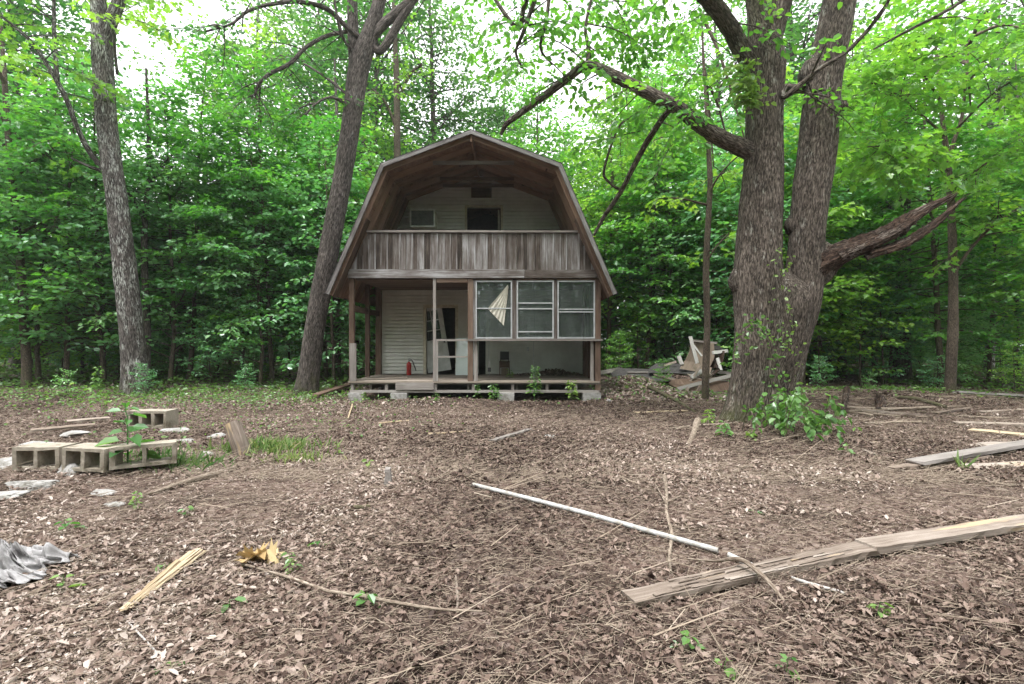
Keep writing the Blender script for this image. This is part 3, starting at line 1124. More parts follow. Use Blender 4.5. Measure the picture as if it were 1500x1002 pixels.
def spray(gt, cr, p0, d0, L, r, ls, rng, bend=(0, 0, -.15), flat=.35, twigs=None, tw=(.28, .5), bare=.25, gap=.62, wob=.14):
    """a leafy branch with alternate twigs lying roughly in its own plane"""
    P, rr = stem(gt, p0, d0, L, r, r * .25, 7, bend, wob, 4, rng)
    m = twigs or max(4, int(L / (ls * 1.05)))
    tone = np.clip(rng.normal(.45, .17), .05, .95)
    for i in range(m):
        f = bare + (1 - bare) * (i + rng.random() * .7) / m
        x = f * 6
        k = min(int(x), 5)
        a = P[k] + (P[k + 1] - P[k]) * (x - k)
        d = nrm(P[k + 1] - P[k])
        sd = nrm(np.cross(d, [0, 0, 1.]) + 1e-6)
        sg = 1 if i % 2 else -1
        v = nrm(d * rng.uniform(.4, .9) + sd * sg * rng.uniform(.7, 1.1) + np.array([0, 0, rng.normal(.0, .25)]))
        l = L * rng.uniform(*tw) * (1.15 - .55 * f)
        b = a + v * l + np.array([0, 0, -.08 * l])
        if gt is not None and l > .25:
            tube(gt, np.array([a, (a + b) / 2 + [0, 0, .02 * l], b]), np.array([r * .3, r * .22, r * .12]), 3, .5, cap=False)
        cr.twig(a, b, ls, rng, tone, flat, gap)
    cr.twig(P[-2], P[-1] + (P[-1] - P[-2]) * .6, ls, rng, tone, flat, gap)


def tree_proto(seed, H, r0, lo, n, Lr, ls, T, leaf, bark, lean=.05, rise=.35, flat=.55, limbs=0, top=1.0, gap=.62, droop=-.15):
    """returns (trunk mesh, crown mesh) of a tree standing at the origin"""
    rng = np.random.default_rng(seed)
    gt, cr = G(), Crown()
    a = rng.random() * 6.283
    k = 14
    z = np.linspace(-.15, H, k)
    wx = np.cumsum(rng.normal(0, .02 * H / k * 2, k))
    wy = np.cumsum(rng.normal(0, .02 * H / k * 2, k))
    path = np.stack([wx - wx[0] + lean * np.cos(a) * np.maximum(z, 0), wy - wy[0] + lean * np.sin(a) * np.maximum(z, 0), z], -1)
    rad = r0 * (1 - .85 * np.linspace(0, 1, k) ** 1.1)
    tube(gt, smooth_path(np.c_[path, rad], 40)[:, :3], smooth_path(np.c_[path, rad], 40)[:, 3], 10, bump=.10, flare=r0 * 1.6)
    SP = np.c_[path, rad]
    roots = []
    for i in range(limbs):
        f = lo + (1 - lo) * rng.random() * .8
        p = np.array([np.interp(f * H, z, SP[:, c]) for c in range(4)])
        az = i * 2.4 + rng.random()
        l = H * rng.uniform(.18, .32) * (1.1 - .5 * f)
        P, rr = stem(gt, p[:3], (math.cos(az), math.sin(az), rng.uniform(.4, 1.0)), l, p[3] * .5, p[3] * .12, 9, (0, 0, .2), .2, 6, rng)
        roots.append((P, rr))
    for i in range(n):
        az = i * 2.399 + rng.normal(0, .35)
        u = (i + .5) / n
        if roots and rng.random() < .68:
            P, rr = roots[rng.integers(len(roots))]
            j = rng.integers(2, len(P))
            p, r = P[j], rr[j] * .7
            h = p[2] / H
        else:
            h = lo + (1.0 - lo) * u ** .9
            p = np.array([np.interp(h * H, z, SP[:, c]) for c in range(3)])
            r = .35 * np.interp(h * H, z, SP[:, 3])
        prof = math.sin(math.pi * min(1, max(.12, (h - lo * .6) / (1.06 - lo * .6))) ** .8) ** .6
        L = rng.uniform(*Lr) * max(.35, prof)
        el = rise * rng.uniform(-.5, 2.6) + max(0, h - .8) * 2.5 * top
        spray(gt, cr, p, (math.cos(az), math.sin(az), el), L, max(.008, min(r, .03 + L * .006)), ls, rng, (0, 0, droop), flat, gap=gap)
    return gt.mesh('trunk', bark, True), cr.mesh('crown', leaf, T, rng=rng)


def place(name, protos, x, y, rz, s, label, cat, group, sz=1.0):
    tm, cm = protos
    e = empty(name, on(x, y, -.02), label, cat, group, rz)
    e.scale = (s, s, s * sz)
    for nm, me in (('trunk', tm), ('crown', cm)):
        o = bpy.data.objects.new(nm, me)
        COL.objects.link(o)
        o.parent = e
    return e


UNDER = [tree_proto(11, 8.5, .075, .10, 96, (1.3, 2.6), .16, T_MID, M['leaf_maple'], M['bark_thin']),
         tree_proto(12, 10.5, .095, .16, 108, (1.4, 2.8), .17, T_MID, M['leaf_maple'], M['bark_thin'], rise=.25),
         tree_proto(13, 7.0, .055, .06, 84, (1.1, 2.2), .15, T_MID, M['leaf_cool'], M['bark_thin'], rise=.2),
         tree_proto(14, 9.0, .07, .08, 94, (1.2, 2.5), .15, T_MID, M['leaf_cool'], M['bark_thin'], rise=.3),
         tree_proto(15, 12, .11, .16, 122, (1.5, 3.0), .18, T_MID, M['leaf_maple'], M['bark_thin'], rise=.35)]
TALL = [tree_proto(21, 20, .22, .26, 165, (1.6, 3.2), .21, T_FAR, M['leaf_oak'], M['bark_oak'], limbs=12, rise=.5, flat=.55),
        tree_proto(22, 23, .25, .28, 175, (1.6, 3.4), .22, T_FAR, M['leaf_maple'], M['bark_oak'], limbs=13, rise=.5, flat=.5),
        tree_proto(23, 18, .18, .24, 145, (1.5, 3.0), .20, T_FAR, M['leaf_oak'], M['bark_grey'], limbs=10, rise=.55, flat=.55)]
SHRUB = [tree_proto(31, 2.2, .02, .10, 30, (.5, 1.1), .10, T_MID, M['leaf_cool'], M['bark_thin'], rise=.4),
         tree_proto(32, 3.4, .028, .12, 36, (.7, 1.4), .12, T_MID, M['leaf_maple'], M['bark_thin'], rise=.3),
         tree_proto(33, 1.5, .014, .15, 22, (.35, .8), .09, T_MID, M['leaf_cool'], M['bark_thin'], rise=.5)]


def forest():
    rng = np.random.default_rng(5)
    regs = {'left': 'woods left of the leaning tree', 'mid': 'woods behind the cabin', 'right': 'woods right of the cabin'}

    def reg(u):
        return 'left' if u < -.42 else ('right' if u > .19 else 'mid')
    done = []

    def free(x, y, d):
        for a, b, c in done:
            if (x - a) ** 2 + (y - b) ** 2 < (d * .5 + c * .5) ** 2:
                return False
        if -5.4 < x < 3.6 and y < 20.8:
            return False
        done.append((x, y, d))
        return True

    def scatter(n, y0, y1, d, fn, umax=1.12):
        c = t = 0
        while c < n and t < n * 60:
            t += 1
            y = math.sqrt(rng.uniform(y0 ** 2, y1 ** 2))
            u = rng.uniform(-umax, umax)
            x = u * y
            if u > .12 and y < edge(u):
                continue
            if u < -.3 and y < 15.6:
                continue
            if fn(x, y, u, True) and free(x, y, d):
                fn(x, y, u, False)
                c += 1

    def edge(u):
        return 17.6 if u < .45 else (15.2 if u < .8 else 14.0)

    def tall(x, y, u, test):
        if test:
            return not (-.82 < u < -.50) and not (-.25 < u < -.15 and y < 34)
        s = rng.uniform(.85, 1.15)
        if -.25 < u < -.15:
            s = .72
        place('canopy_tree', TALL[rng.integers(3)], x, y, rng.random() * 6.3, s,
              {'left': 'tall straight canopy tree deep in the left woods', 'mid': 'tall canopy tree rising behind the cabin roof',
               'right': 'tall straight canopy tree deep in the woods beyond the broken limb'}[reg(u)], 'tree', 'tall trees of the ' + regs[reg(u)])

    def under(x, y, u, test):
        if test:
            return True
        k = rng.integers(5)
        if -.82 < u < -.50 and y < 26:
            k = (0, 2, 3)[rng.integers(3)]
        place('understory_tree', UNDER[k], x, y, rng.random() * 6.3, rng.uniform(.8, 1.15),
              {'left': 'slender leafy understory tree in the thick woods left of the leaning tree',
               'mid': 'slender leafy understory tree in the woods behind the cabin',
               'right': 'slender leafy understory tree in the woods right of the cabin'}[reg(u)], 'tree', 'understory trees of the ' + regs[reg(u)])

    def bush(x, y, u, test):
        if test:
            return True
        k = rng.integers(3)
        place('sapling', SHRUB[k], x, y, rng.random() * 6.3, rng.uniform(.8, 1.3),
              {'left': 'low leafy sapling at the edge of the left woods', 'mid': 'low leafy sapling behind the cabin',
               'right': 'low leafy sapling at the edge of the woods right of the cabin'}[reg(u)], 'sapling', 'saplings of the ' + regs[reg(u)])
    def bigbush(x, y, u, test):
        if test:
            return True
        k = rng.integers(2)
        place('young_tree', (SHRUB[1], UNDER[2])[k], x, y, rng.random() * 6.3, rng.uniform(.9, 1.3) if k == 0 else rng.uniform(.45, .65),
              {'left': 'leafy young tree filling the front of the left woods', 'mid': 'leafy young tree low behind the cabin',
               'right': 'leafy young tree filling the front of the right woods'}[reg(u)], 'tree', 'young trees of the ' + regs[reg(u)])
    scatter(30, 19, 44, 4.0, tall)
    scatter(54, 15.6, 24, 2.0, under)
    scatter(52, 24, 42, 2.6, under)
    scatter(110, 15.2, 20, 1.05, bigbush)
    scatter(130, 15.3, 26, .8, bush)


forest()

NEAR = [tree_proto(51, 11, .085, .14, 120, (1.2, 2.8), .15, T_MAPLE, M['leaf_maple'], M['bark_thin'], rise=.2, flat=.3),
        tree_proto(52, 8.5, .07, .12, 90, (1.2, 2.6), .15, T_MAPLE, M['leaf_maple'], M['bark_thin'], rise=.15, flat=.28)]
for k, (x, y, rz, s, lab) in enumerate(((-10.9, 16.6, .3, 1.0, 'broad-leaved maple spreading behind the lichened trunk'), (-14.2, 15.6, 2.0, 1.1, 'broad-leaved maple at the far left edge of the woods'),
                                        (-8.0, 16.4, 4.1, .95, 'broad-leaved maple filling the gap between lichened trunk and leaning oak'),
                                        (9.2, 15.6, 1.2, 1.0, 'broad-leaved maple just right of the twin-trunked tree'), (12.9, 14.8, 3.3, 1.05, 'broad-leaved maple right of the slim maple trunk'),
                                        (15.2, 13.4, 5.2, 1.0, 'broad-leaved maple at the far right edge of the woods'), (4.9, 17.8, .5, 1.0, 'broad-leaved maple behind the wreckage'),
                                        (-6.4, 18.2, .9, 1.1, 'broad-leaved maple behind the leaning oak'))):
    place('maple', NEAR[k % 2], x, y, rz, s, lab, 'tree', 'broad-leaved maples at the woods edge')

for k, (x, y, s, lab) in enumerate(((6.7, 14.5, .42, 'low bright bush just right of the twin-trunked tree'), (7.7, 14.1, .36, 'low bright bush on the bank beneath the broken limb'),
                                    (8.8, 13.9, .44, 'low bright bush on the bank left of the slim maple'), (10.0, 13.7, .34, 'small bush touching the foot of the slim maple'),
                                    (11.4, 13.3, .45, 'low bright bush right of the slim maple foot'), (13.2, 12.9, .42, 'low bush beside the grey beam at the far right'),
                                    (3.3, 14.9, .45, 'low bright bush between the cabin corner and the wreckage'), (4.15, 13.4, .24, 'small bush growing before the wreckage'),
                                    (-9.6, 12.9, .40, 'low bush right of the lichened trunk'), (-11.6, 12.8, .45, 'low bush left of the lichened trunk'), (-7.4, 13.6, .36, 'low bush midway between lichened trunk and leaning oak'))):
    place('bush', SHRUB[k % 2 + (k % 3 == 0)], x, y, k * 1.3, s, lab, 'bush', 'low bushes along the clearing')


def far_woods():
    """the wood beyond, and behind the viewer, as one mass of trunks and leaves"""
    rng = np.random.default_rng(9)
    g = G()
    n = 240
    for i in range(n):
        if i < 150:
            y = rng.uniform(40, 62)
            x = rng.uniform(-1.2, 1.2) * y
        else:
            a = rng.uniform(math.pi * .95, math.pi * 2.05)
            d = rng.uniform(15, 30)
            x, y = d * math.cos(a) * 1.3, d * math.sin(a)
        H = rng.uniform(14, 21)
        if i < 150 and -.82 < x / y < -.5:
            H = 13
        tube(g, np.array([[x, y, -.2], [x + rng.normal(0, .3), y, H * .5], [x + rng.normal(0, .6), y, H]]), np.array([.2, .15, .04]), 6, .5, mi=1, cap=False)
        k = 700 if i < 150 else 950
        h = rng.beta(1.6, 1.3, k)
        rr = (1.2 + 2.6 * np.sin(np.pi * np.clip(h, .05, 1)) ** .7) * np.sqrt(rng.random(k))
        th = rng.random(k) * 6.283
        P = np.stack([x + rr * np.cos(th), y + rr * np.sin(th), .4 + h * H], -1)
        D = rng.normal(0, 1, (k, 3)) * [1, 1, .4]
        N = np.array([0, 0, 1.]) + rng.normal(0, .7, (k, 3))
        leaves(g, P, D, N, rng.uniform(.28, .52, k), T_FAR, np.clip(rng.normal(.4, .2, k), 0, 1))
    k = 46000                                  # the far understorey that shuts out the horizon
    th = rng.uniform(-.95, .95, k) + np.where(rng.random(k) < .25, math.pi, 0)
    d = np.where(np.abs(th) < 1.2, rng.uniform(38, 50, k), rng.uniform(17, 26, k))
    P = np.stack([d * np.sin(th) * 1.15, d * np.cos(th), .1 + 6.0 * rng.random(k) ** 1.4], -1)
    leaves(g, P, rng.normal(0, 1, (k, 3)) * [1, 1, .4], np.array([0, 0, 1.]) + rng.normal(0, .8, (k, 3)), rng.uniform(.25, .5, k), T_FAR, np.clip(rng.normal(.35, .2, k), 0, 1))
    k = 36000                                  # thickets behind the viewer, mirrored in the panes
    th = rng.uniform(-1.25, 1.25, k) + math.pi
    d = rng.uniform(16, 24, k)
    P = np.stack([d * np.sin(th) * 1.15, d * np.cos(th), .1 + 9.5 * rng.random(k)], -1)
    leaves(g, P, rng.normal(0, 1, (k, 3)) * [1, 1, .4], np.array([0, 0, 1.]) + rng.normal(0, .8, (k, 3)), rng.uniform(.3, .55, k), T_FAR, np.clip(rng.normal(.35, .2, k), 0, 1))
    tag(g.build('distant_woods', [M['leaf_oak'], M['bark_oak']]), 'far mass of green woodland closing the view on every side', 'woods', kind='stuff')


far_woods()


def undergrowth():
    rng = np.random.default_rng(19)
    g = G()
    n = 42000
    y = np.sqrt(rng.uniform(13.6 ** 2, 27 ** 2, n))
    u = rng.uniform(-1.12, 1.12, n)
    x = u * y
    q = np.stack([x, y, 0 * x], -1)
    den = fbm(q * .6 + 3, 3)
    lim = np.where(u < -.25, 13.9, np.where(u > .75, 13.8, 17.0)) + (fbm(q * .8, 2) - .5) * 2.5
    ok = (y > lim) & (den > .36) & ~((x > -4.4) & (x < 2.6) & (y < 19.6))
    x, y, den = x[ok], y[ok], den[ok]
    k = len(x)
    hgt = np.clip((den - .3) * 1.3, .06, .6) * np.clip((y - 13) / 4, .25, 1.3)
    P = np.stack([x, y, gh(x, y) + .02 + hgt * rng.random(k)], -1)
    a = rng.random(k) * 6.283
    D = np.stack([np.cos(a), np.sin(a), rng.normal(0, .25, k)], -1)
    N = np.array([0, 0, 1.]) + rng.normal(0, .45, (k, 3))
    leaves(g, P, D, N, rng.uniform(.06, .15, k), T_MID, np.clip(rng.normal(.28, .24, k), 0, 1))
    # sparse green sprinkle out in the clearing
    for (cx, cy, sx, sy, m, s0, s1) in ((-9.5, 13.0, 4.0, .7, 2600, .04, .10), (-8.0, 11.8, 3.0, 1.0, 1200, .03, .08), (-4.0, 12.3, 2.2, .6, 900, .03, .08), (-4.2, 8.6, 1.4, 1.0, 420, .02, .06),
                                        (4.2, 13.2, 1.5, .8, 1100, .04, .11), (9.5, 12.6, 2.2, .7, 1200, .04, .10), (-6.5, 9.5, 2.5, 1.0, 300, .02, .06)):
        x, y = rng.normal(cx, sx, m), rng.normal(cy, sy, m)
        ok = ~((x > -4.0) & (x < 2.2) & (y > 11.85))
        x, y = x[ok], y[ok]
        k = len(x)
        P = np.stack([x, y, gh(x, y) + rng.uniform(.01, .12, k)], -1)
        a = rng.random(k) * 6.283
        D = np.stack([np.cos(a), np.sin(a), rng.normal(.1, .3, k)], -1)
        leaves(g, P, D, np.array([0, 0, 1.]) + rng.normal(0, .5, (k, 3)), rng.uniform(s0, s1, k), T_MID, np.clip(rng.normal(.3, .25, k), 0, 1))
    tag(g.build('undergrowth', M['leaf_weed']), 'low green weeds and seedlings carpeting the edge of the woods', 'undergrowth', kind='stuff')


undergrowth()


# ------------------------------------------------------------------ the big trees, each shaped from its own limbs
def limb_world(pts, Y):
    """rows (px, py, width_px[, depth shift]) at depth Y -> path + radii"""
    out = []
    for p in pts:
        yy = Y + (p[3] if len(p) > 3 else 0)
        w = at(p[0], p[1], yy)
        k = math.cos(math.atan((p[0] - 750) / F_PX))      # a stem seen off-axis looks wider than it is
        out.append([*w, p[2] / F_PX * yy / 2 * k])
    return np.array(out)


def big_tree(name, label, Y, trunks, limbs, bark, leafm, T, ls, seed, flare, crown_n=60, crownL=(1.2, 2.4), extra=None, seg=44, flat=.5, bare=()):
    rng = np.random.default_rng(seed)
    b = trunks[0][0]
    base = at(b[0], b[1], Y)
    base[2] = float(gh(base[0:1], base[1:2])[0]) - .05
    e = empty(name, base, label, 'tree')
    gt, cr = G(), Crown()
    paths = []
    for k, pts in enumerate(trunks):
        W_ = limb_world(pts, Y)
        W_[:, :3] -= base
        if k == 0:
            W_[0, 2] = -.1
        n = max(30, int(np.sum(np.linalg.norm(np.diff(W_[:, :3], axis=0), axis=1)) / .06))
        S = smooth_path(W_, n)
        tube(gt, S[:, :3], S[:, 3], seg, bump=.11, bfreq=(11, 3), flare=flare if k == 0 else 0)
        paths.append(S)
    lp = []
    for pts in limbs:
        W_ = limb_world(pts, Y)
        W_[:, :3] -= base
        S = smooth_path(W_, 44)
        S[:, 3] = np.maximum(S[:, 3], .008)
        S[:, :3] += np.cumsum(rng.normal(0, 1, (44, 3)), 0) * S[:, 3:4] * .04
        tube(gt, S[:, :3], S[:, 3], 14, bump=.08)
        lp.append(S)
    # leafy sprays off the limbs, and off the trunk tops above the picture
    for k, S in enumerate(lp):
        if k in bare:
            continue
        Ln = np.sum(np.linalg.norm(np.diff(S[:, :3], axis=0), axis=1))
        m = int(Ln * crown_n / 10)
        for i in range(m):
            j = int(44 * (.35 + .65 * rng.random()))
            j = min(j, 42)
            d = nrm(S[j + 1, :3] - S[j, :3])
            w = S[j, :3] + base
            if 600 < 750 + w[0] / w[1] * F_PX < 905 and 501 - (w[2] - CAM_Z) / w[1] * F_PX > 120:
                continue
            az = rng.random() * 6.283
            v = d * rng.uniform(.1, .7) + np.array([math.cos(az), math.sin(az), rng.uniform(-.7, .7)])
            spray(gt, cr, S[j, :3], v, rng.uniform(*crownL), min(.02, S[j, 3] * .6), ls, rng, (0, 0, -.35), flat)
    if extra:
        extra(gt, cr, paths, lp, rng, base)
    o = gt.build('trunk', bark, e, True)
    me = cr.mesh('crown', leafm, T, rng=rng)
    o2 = bpy.data.objects.new('crown', me)
    COL.objects.link(o2)
    o2.parent = e
    return e, base


def top_crown(n, zlo, zhi, rad, L, ls):
    def f(gt, cr, paths, lp, rng, base):
        S = paths[-1]
        tip = S[-1, :3]
        for i in range(n):
            az, rr = rng.random() * 6.283, rad * math.sqrt(rng.random())
            p = np.array([tip[0] + rr * math.cos(az), tip[1] + rr * math.sin(az), rng.uniform(zlo, zhi)])
            if i % 3 == 0:
                q = S[rng.integers(len(S) * 3 // 4, len(S)), :3]
                P = smooth_path(np.array([q, (p + q) / 2 + [0, 0, .3], p]), 10)
                tube(gt, P, np.linspace(.05, .015, 10), 5, cap=False)
            spray(gt, cr, p, (math.cos(az), math.sin(az), rng.uniform(-.2, .5)), rng.uniform(*L), .016, ls, rng, (0, 0, -.25), .5)
    return f


big_tree('lichened_oak', 'tall grey trunk with pale lichen patches at the left woods edge', 13.6,
         [[(198, 577, 43), (195, 520, 39), (187, 430, 38), (172, 300, 35), (158, 190, 33), (152, 110, 33), (149, 50, 31), (142, -20, 22), (136, -110, 17), (130, -200, 10)],
          [(150, 75, 22), (160, 40, 22), (176, -5, 19), (190, -70, 15), (200, -160, 8)]],
         [[(152, 247, 10), (130, 220, 10, -.2), (112, 185, 9, -.5), (95, 140, 9, -.8), (66, 90, 8, -1.0), (40, 55, 7, -1.2), (0, 22, 5, -1.4), (-40, 0, 3, -1.6)],
          [(148, 250, 7), (128, 243, 6, -.2), (104, 232, 3, -.3)],
          [(84, 120, 8, -.9), (80, 60, 7, -.9), (78, -10, 6, -.9), (74, -60, 4, -.9)],
          [(172, 110, 5), (168, 60, 5, -.3), (176, 10, 4, -.6), (180, -40, 3, -.8)]],
         M['bark_grey'], M['leaf_maple'], T_MAPLE, .15, 41, .35, crown_n=26, crownL=(.8, 1.8), extra=top_crown(9, 11.8, 14.5, 3.0, (1.2, 2.2), .17))

big_tree('leaning_oak', 'dark forked oak leaning right beside the cabin roof', 13.5,
         [[(448, 576, 36), (453, 545, 33), (463, 470, 31), (477, 390, 30), (492, 310, 29), (505, 240, 28), (516, 170, 28), (524, 110, 30), (533, 75, 28), (548, 30, 20), (560, -20, 18), (575, -100, 13), (590, -180, 8)],
          [(522, 115, 18), (518, 70, 17), (516, 20, 16), (515, -40, 13), (512, -120, 9)],
          [(538, 62, 17), (560, 38, 15), (590, 12, 14), (612, -8, 13), (650, -50, 9)],
          [(541, 60, 9), (550, 72, 10), (558, 74, 11), (570, 58, 13), (585, 32, 12), (602, 5, 11), (618, -30, 8), (640, -90, 5)]],
         [[(548, 70, 7), (532, 58, 8), (508, 40, 8, -.3), (480, 14, 8, -.6), (440, 3, 7, -1.0), (400, 6, 6, -1.3), (365, 16, 5, -1.6), (340, 35, 4, -1.8), (318, 42, 4, -1.9), (295, 48, 3, -2.0)],
          [(508, 46, 6, -.2), (480, 52, 6, -.5), (450, 68, 6, -.8), (425, 92, 6, -1.0), (395, 108, 6, -1.2), (380, 122, 5, -1.3), (373, 140, 4, -1.3)],
          [(508, 158, 5), (500, 148, 5, -.3), (482, 142, 4, -.7), (462, 152, 3.5, -1.0), (447, 168, 3, -1.2)],
          [(516, 75, 4), (505, 60, 4, -.5), (495, 30, 4, -.8), (488, -20, 3, -1.0)],
          [(510, 140, 4, .3), (480, 115, 4, .5), (440, 90, 3, .8), (410, 80, 2, 1.0)]],
         M['bark_oak'], M['leaf_oak'], T_OAK, .14, 42, .32, crown_n=34, crownL=(.6, 1.3), extra=top_crown(18, 11, 14.5, 3.5, (1.0, 2.0), .16))


def twin_extra(gt, cr, paths, lp, rng, base):
    # the two stems grow out of one broad foot
    W_ = limb_world([(1114, 626, 92), (1115, 600, 92), (1119, 560, 97), (1128, 510, 108), (1134, 470, 118), (1137, 440, 122), (1140, 415, 100), (1142, 398, 30)], 9.0)
    W_[:, :3] -= base
    S = smooth_path(W_, 60)
    g2 = G()
    tube(g2, S[:, :3], np.maximum(S[:, 3], .02), 64, bump=.13, bfreq=(13, 3), flare=.25)
    for V in g2.v:
        V[:, 1] = V[:, 1] * .62
    off = gt.n
    gt.v += g2.v
    gt.fl += [q + off for q in g2.fl]
    gt.fs += g2.fs
    gt.rn += g2.rn
    gt.bc += g2.bc
    gt.mi += g2.mi
    gt.n += g2.n
    # burls on the left stem and between the stems
    for (px, py, dy, r) in ((1086, 410, .02, .20), (1170, 332, .10, .25), (1183, 336, .08, .25), (1232, 155, .06, .10), (1190, 108, .10, .24), (1196, 388, .06, .33)):
        c = at(px, py, 9.0 + dy) - base
        k = 12
        th, ph = np.meshgrid(np.linspace(0, 2 * math.pi, k, endpoint=False), np.linspace(0, math.pi, 9))
        d = np.stack([np.sin(ph) * np.cos(th), np.sin(ph) * np.sin(th), np.cos(ph)], -1).reshape(-1, 3)
        V = c + d * [1, 1, 1.35] * r * (.55 + .9 * fbm(d * 1.6 + px, 3))[:, None]
        i = np.arange(8)[:, None] * k
        j = np.arange(k)[None]
        gt.add(V, np.stack([i + j, i + (j + 1) % k, i + k + (j + 1) % k, i + k + j], -1).reshape(-1, 4)[:, ::-1], .5, d * r + c)
    # sprays of drooping foliage from the long left limb and from the crown above the frame
    for i in range(100):
        px, py = rng.uniform(690, 1075), rng.uniform(-150, 215)
        if rng.random() < .5:
            px, py = rng.uniform(730, 1000), rng.uniform(-60, 160)
        if px < 905 and py > 40:
            continue
        p = at(px, py, 9.0 + rng.uniform(-1.0, 2.4)) - base
        a = rng.random() * 6.283
        spray(gt, cr, p, (math.cos(a), math.sin(a), rng.uniform(-.5, .3)), rng.uniform(.7, 1.5), .010, .125, rng, (0, 0, -.4), .6)
    for i in range(34):
        px, py = rng.uniform(1050, 1500), rng.uniform(-220, -20)
        p = at(px, py, 9.0 + rng.uniform(-2, 2)) - base
        a = rng.random() * 6.283
        spray(gt, cr, p, (math.cos(a), math.sin(a), rng.uniform(-.3, .3)), rng.uniform(.8, 1.7), .010, .13, rng, (0, 0, -.3), .5)


TWIN, TWIN_BASE = big_tree('twin_trunk_tree', 'massive twin-trunked furrowed tree with a broken limb on the right', 9.0,
    [[(1101, 622, 66), (1103, 590, 69), (1107, 550, 67), (1109, 500, 68), (1110, 455, 71), (1109, 410, 75), (1111, 360, 67), (1114, 300, 64), (1118, 240, 58), (1119, 190, 56), (1120, 140, 57), (1121, 90, 60), (1117, 50, 44), (1108, 10, 30), (1098, -50, 26), (1090, -140, 18)],
     [(1155, 605, 32, .15), (1158, 560, 33, .15), (1163, 505, 43, .1), (1171, 450, 57), (1177, 410, 57), (1180, 360, 54), (1187, 290, 54), (1197, 220, 57), (1203, 150, 54), (1212, 90, 52), (1222, 40, 52), (1233, -15, 50), (1255, -120, 40), (1270, -200, 24)],
     [(1123, 85, 40), (1134, 40, 36), (1146, -10, 33), (1155, -90, 26), (1160, -160, 16)]],
    [[(1108, 110, 30), (1088, 75, 29, -.1), (1070, 45, 27, -.25), (1045, 15, 26, -.5), (1015, -15, 22, -.8), (960, -60, 16, -1.2)],
     [(1100, 222, 30), (1080, 214, 27, -.1), (1056, 204, 25, -.2), (1030, 187, 23, -.3), (1000, 165, 21, -.4), (960, 144, 19, -.4), (915, 122, 18, -.3), (885, 108, 16, -.2), (857, 99, 14, -.1), (830, 118, 12, 0), (800, 140, 11, .1), (765, 165, 10, .3), (742, 183, 8, .4), (733, 198, 5, .5)],
     [(985, 158, 8, -.3), (972, 172, 9, -.1), (950, 205, 9, .2), (928, 245, 8, .5), (908, 285, 7, .8), (885, 318, 6, 1.0), (870, 345, 4, 1.2)],
     [(912, 280, 5, .8), (895, 270, 4, .7), (885, 250, 4, .6), (905, 190, 3, .5), (925, 170, 3, .4)],
     [(860, 98, 8, -.1), (862, 70, 6, -.1), (858, 40, 5, -.2), (868, -10, 4, -.2)],
     [(700, -40, 4), (755, 40, 7, -.3), (768, 10, 7, -.5), (785, -40, 7, -.8)],
     [(808, -30, 6, -.5), (800, 30, 5, -.4), (792, 70, 4, -.3), (810, 95, 3, -.2)],
     [(790, -20, 7, -.6), (768, 40, 6, -.5), (755, 75, 4, -.4), (765, 100, 3, -.3)],
     [(1168, 130, 15), (1150, 128, 10, -.2), (1152, 140, 9, -.35), (1200, 100, 8, -.6), (1240, 75, 7, -.7), (1290, 20, 6, -.9), (1310, -20, 5, -1.0)],
     [(1280, 72, 3, -.9), (1330, 45, 5, -.9), (1380, 20, 6, -1.0), (1420, -5, 7, -1.0)]],
    M['bark_big'], M['leaf_maple'], T_MID, .125, 43, .30, crown_n=26, crownL=(.7, 1.4), extra=twin_extra, seg=64, flat=.6, bare=(2, 3))


def broken_limb():
    """storm-broken limb: bark stub that splits into two torn prongs of layered slivers, child of the twin trunk"""
    rng = np.random.default_rng(5)
    g = G()
    up = [(1176, 402, 52, .12), (1200, 388, 46, -.02), (1222, 377, 37, -.15), (1248, 366, 31, -.22), (1280, 353, 27, -.28), (1312, 336, 22, -.35), (1342, 316, 17, -.4), (1372, 299, 11, -.45), (1402, 282, 4, -.5)]
    lo = [(1225, 384, 18, -.25), (1275, 370, 20, -.34), (1312, 360, 14, -.42), (1345, 344, 10, -.5), (1380, 319, 7, -.55), (1418, 287, 3, -.6)]
    U, Lw = [smooth_path(limb_world(q, 9.0) * [1, 1, 1, w] - np.r_[TWIN_BASE, 0], 60) for q, w in ((up, 1.35), (lo, 1.5))]
    tube(g, U[:30, :3], U[:30, 3] * np.linspace(1.05, .72, 30), 26, bump=.42, bfreq=(16, 2))
    for S, n, e0, e1 in ((U, 15, .66, 1.0), (Lw, 8, .66, 1.0)):
        for k in range(n):
            f0, f1 = rng.uniform(.12, .48), rng.uniform(e0, e1)
            if k < 4:
                f1 = 1.0
            i0, i1 = int(f0 * 59), int(f1 * 59)
            Q = S[i0:i1 + 1]
            m = len(Q)
            az = rng.random() * 6.283
            off = np.array([0, math.cos(az), math.sin(az)]) * rng.uniform(.15, .7)
            P = Q[:, :3] + off * Q[:, 3:4] * np.linspace(1.05, .8, m)[:, None] + np.cumsum(rng.normal(0, .0022, (m, 3)), 0)
            w = Q[:, 3].mean() * rng.uniform(.36, .66)
            r = w * np.minimum(1, np.linspace(2.2, .12, m)) * rng.uniform(.75, 1.2, m)
            tube(g, P, r, 6, rng.random(), bump=.3, bfreq=(6, 2))
    g.build('broken_limb', M['dead_wood'], TWIN, False)


broken_limb()

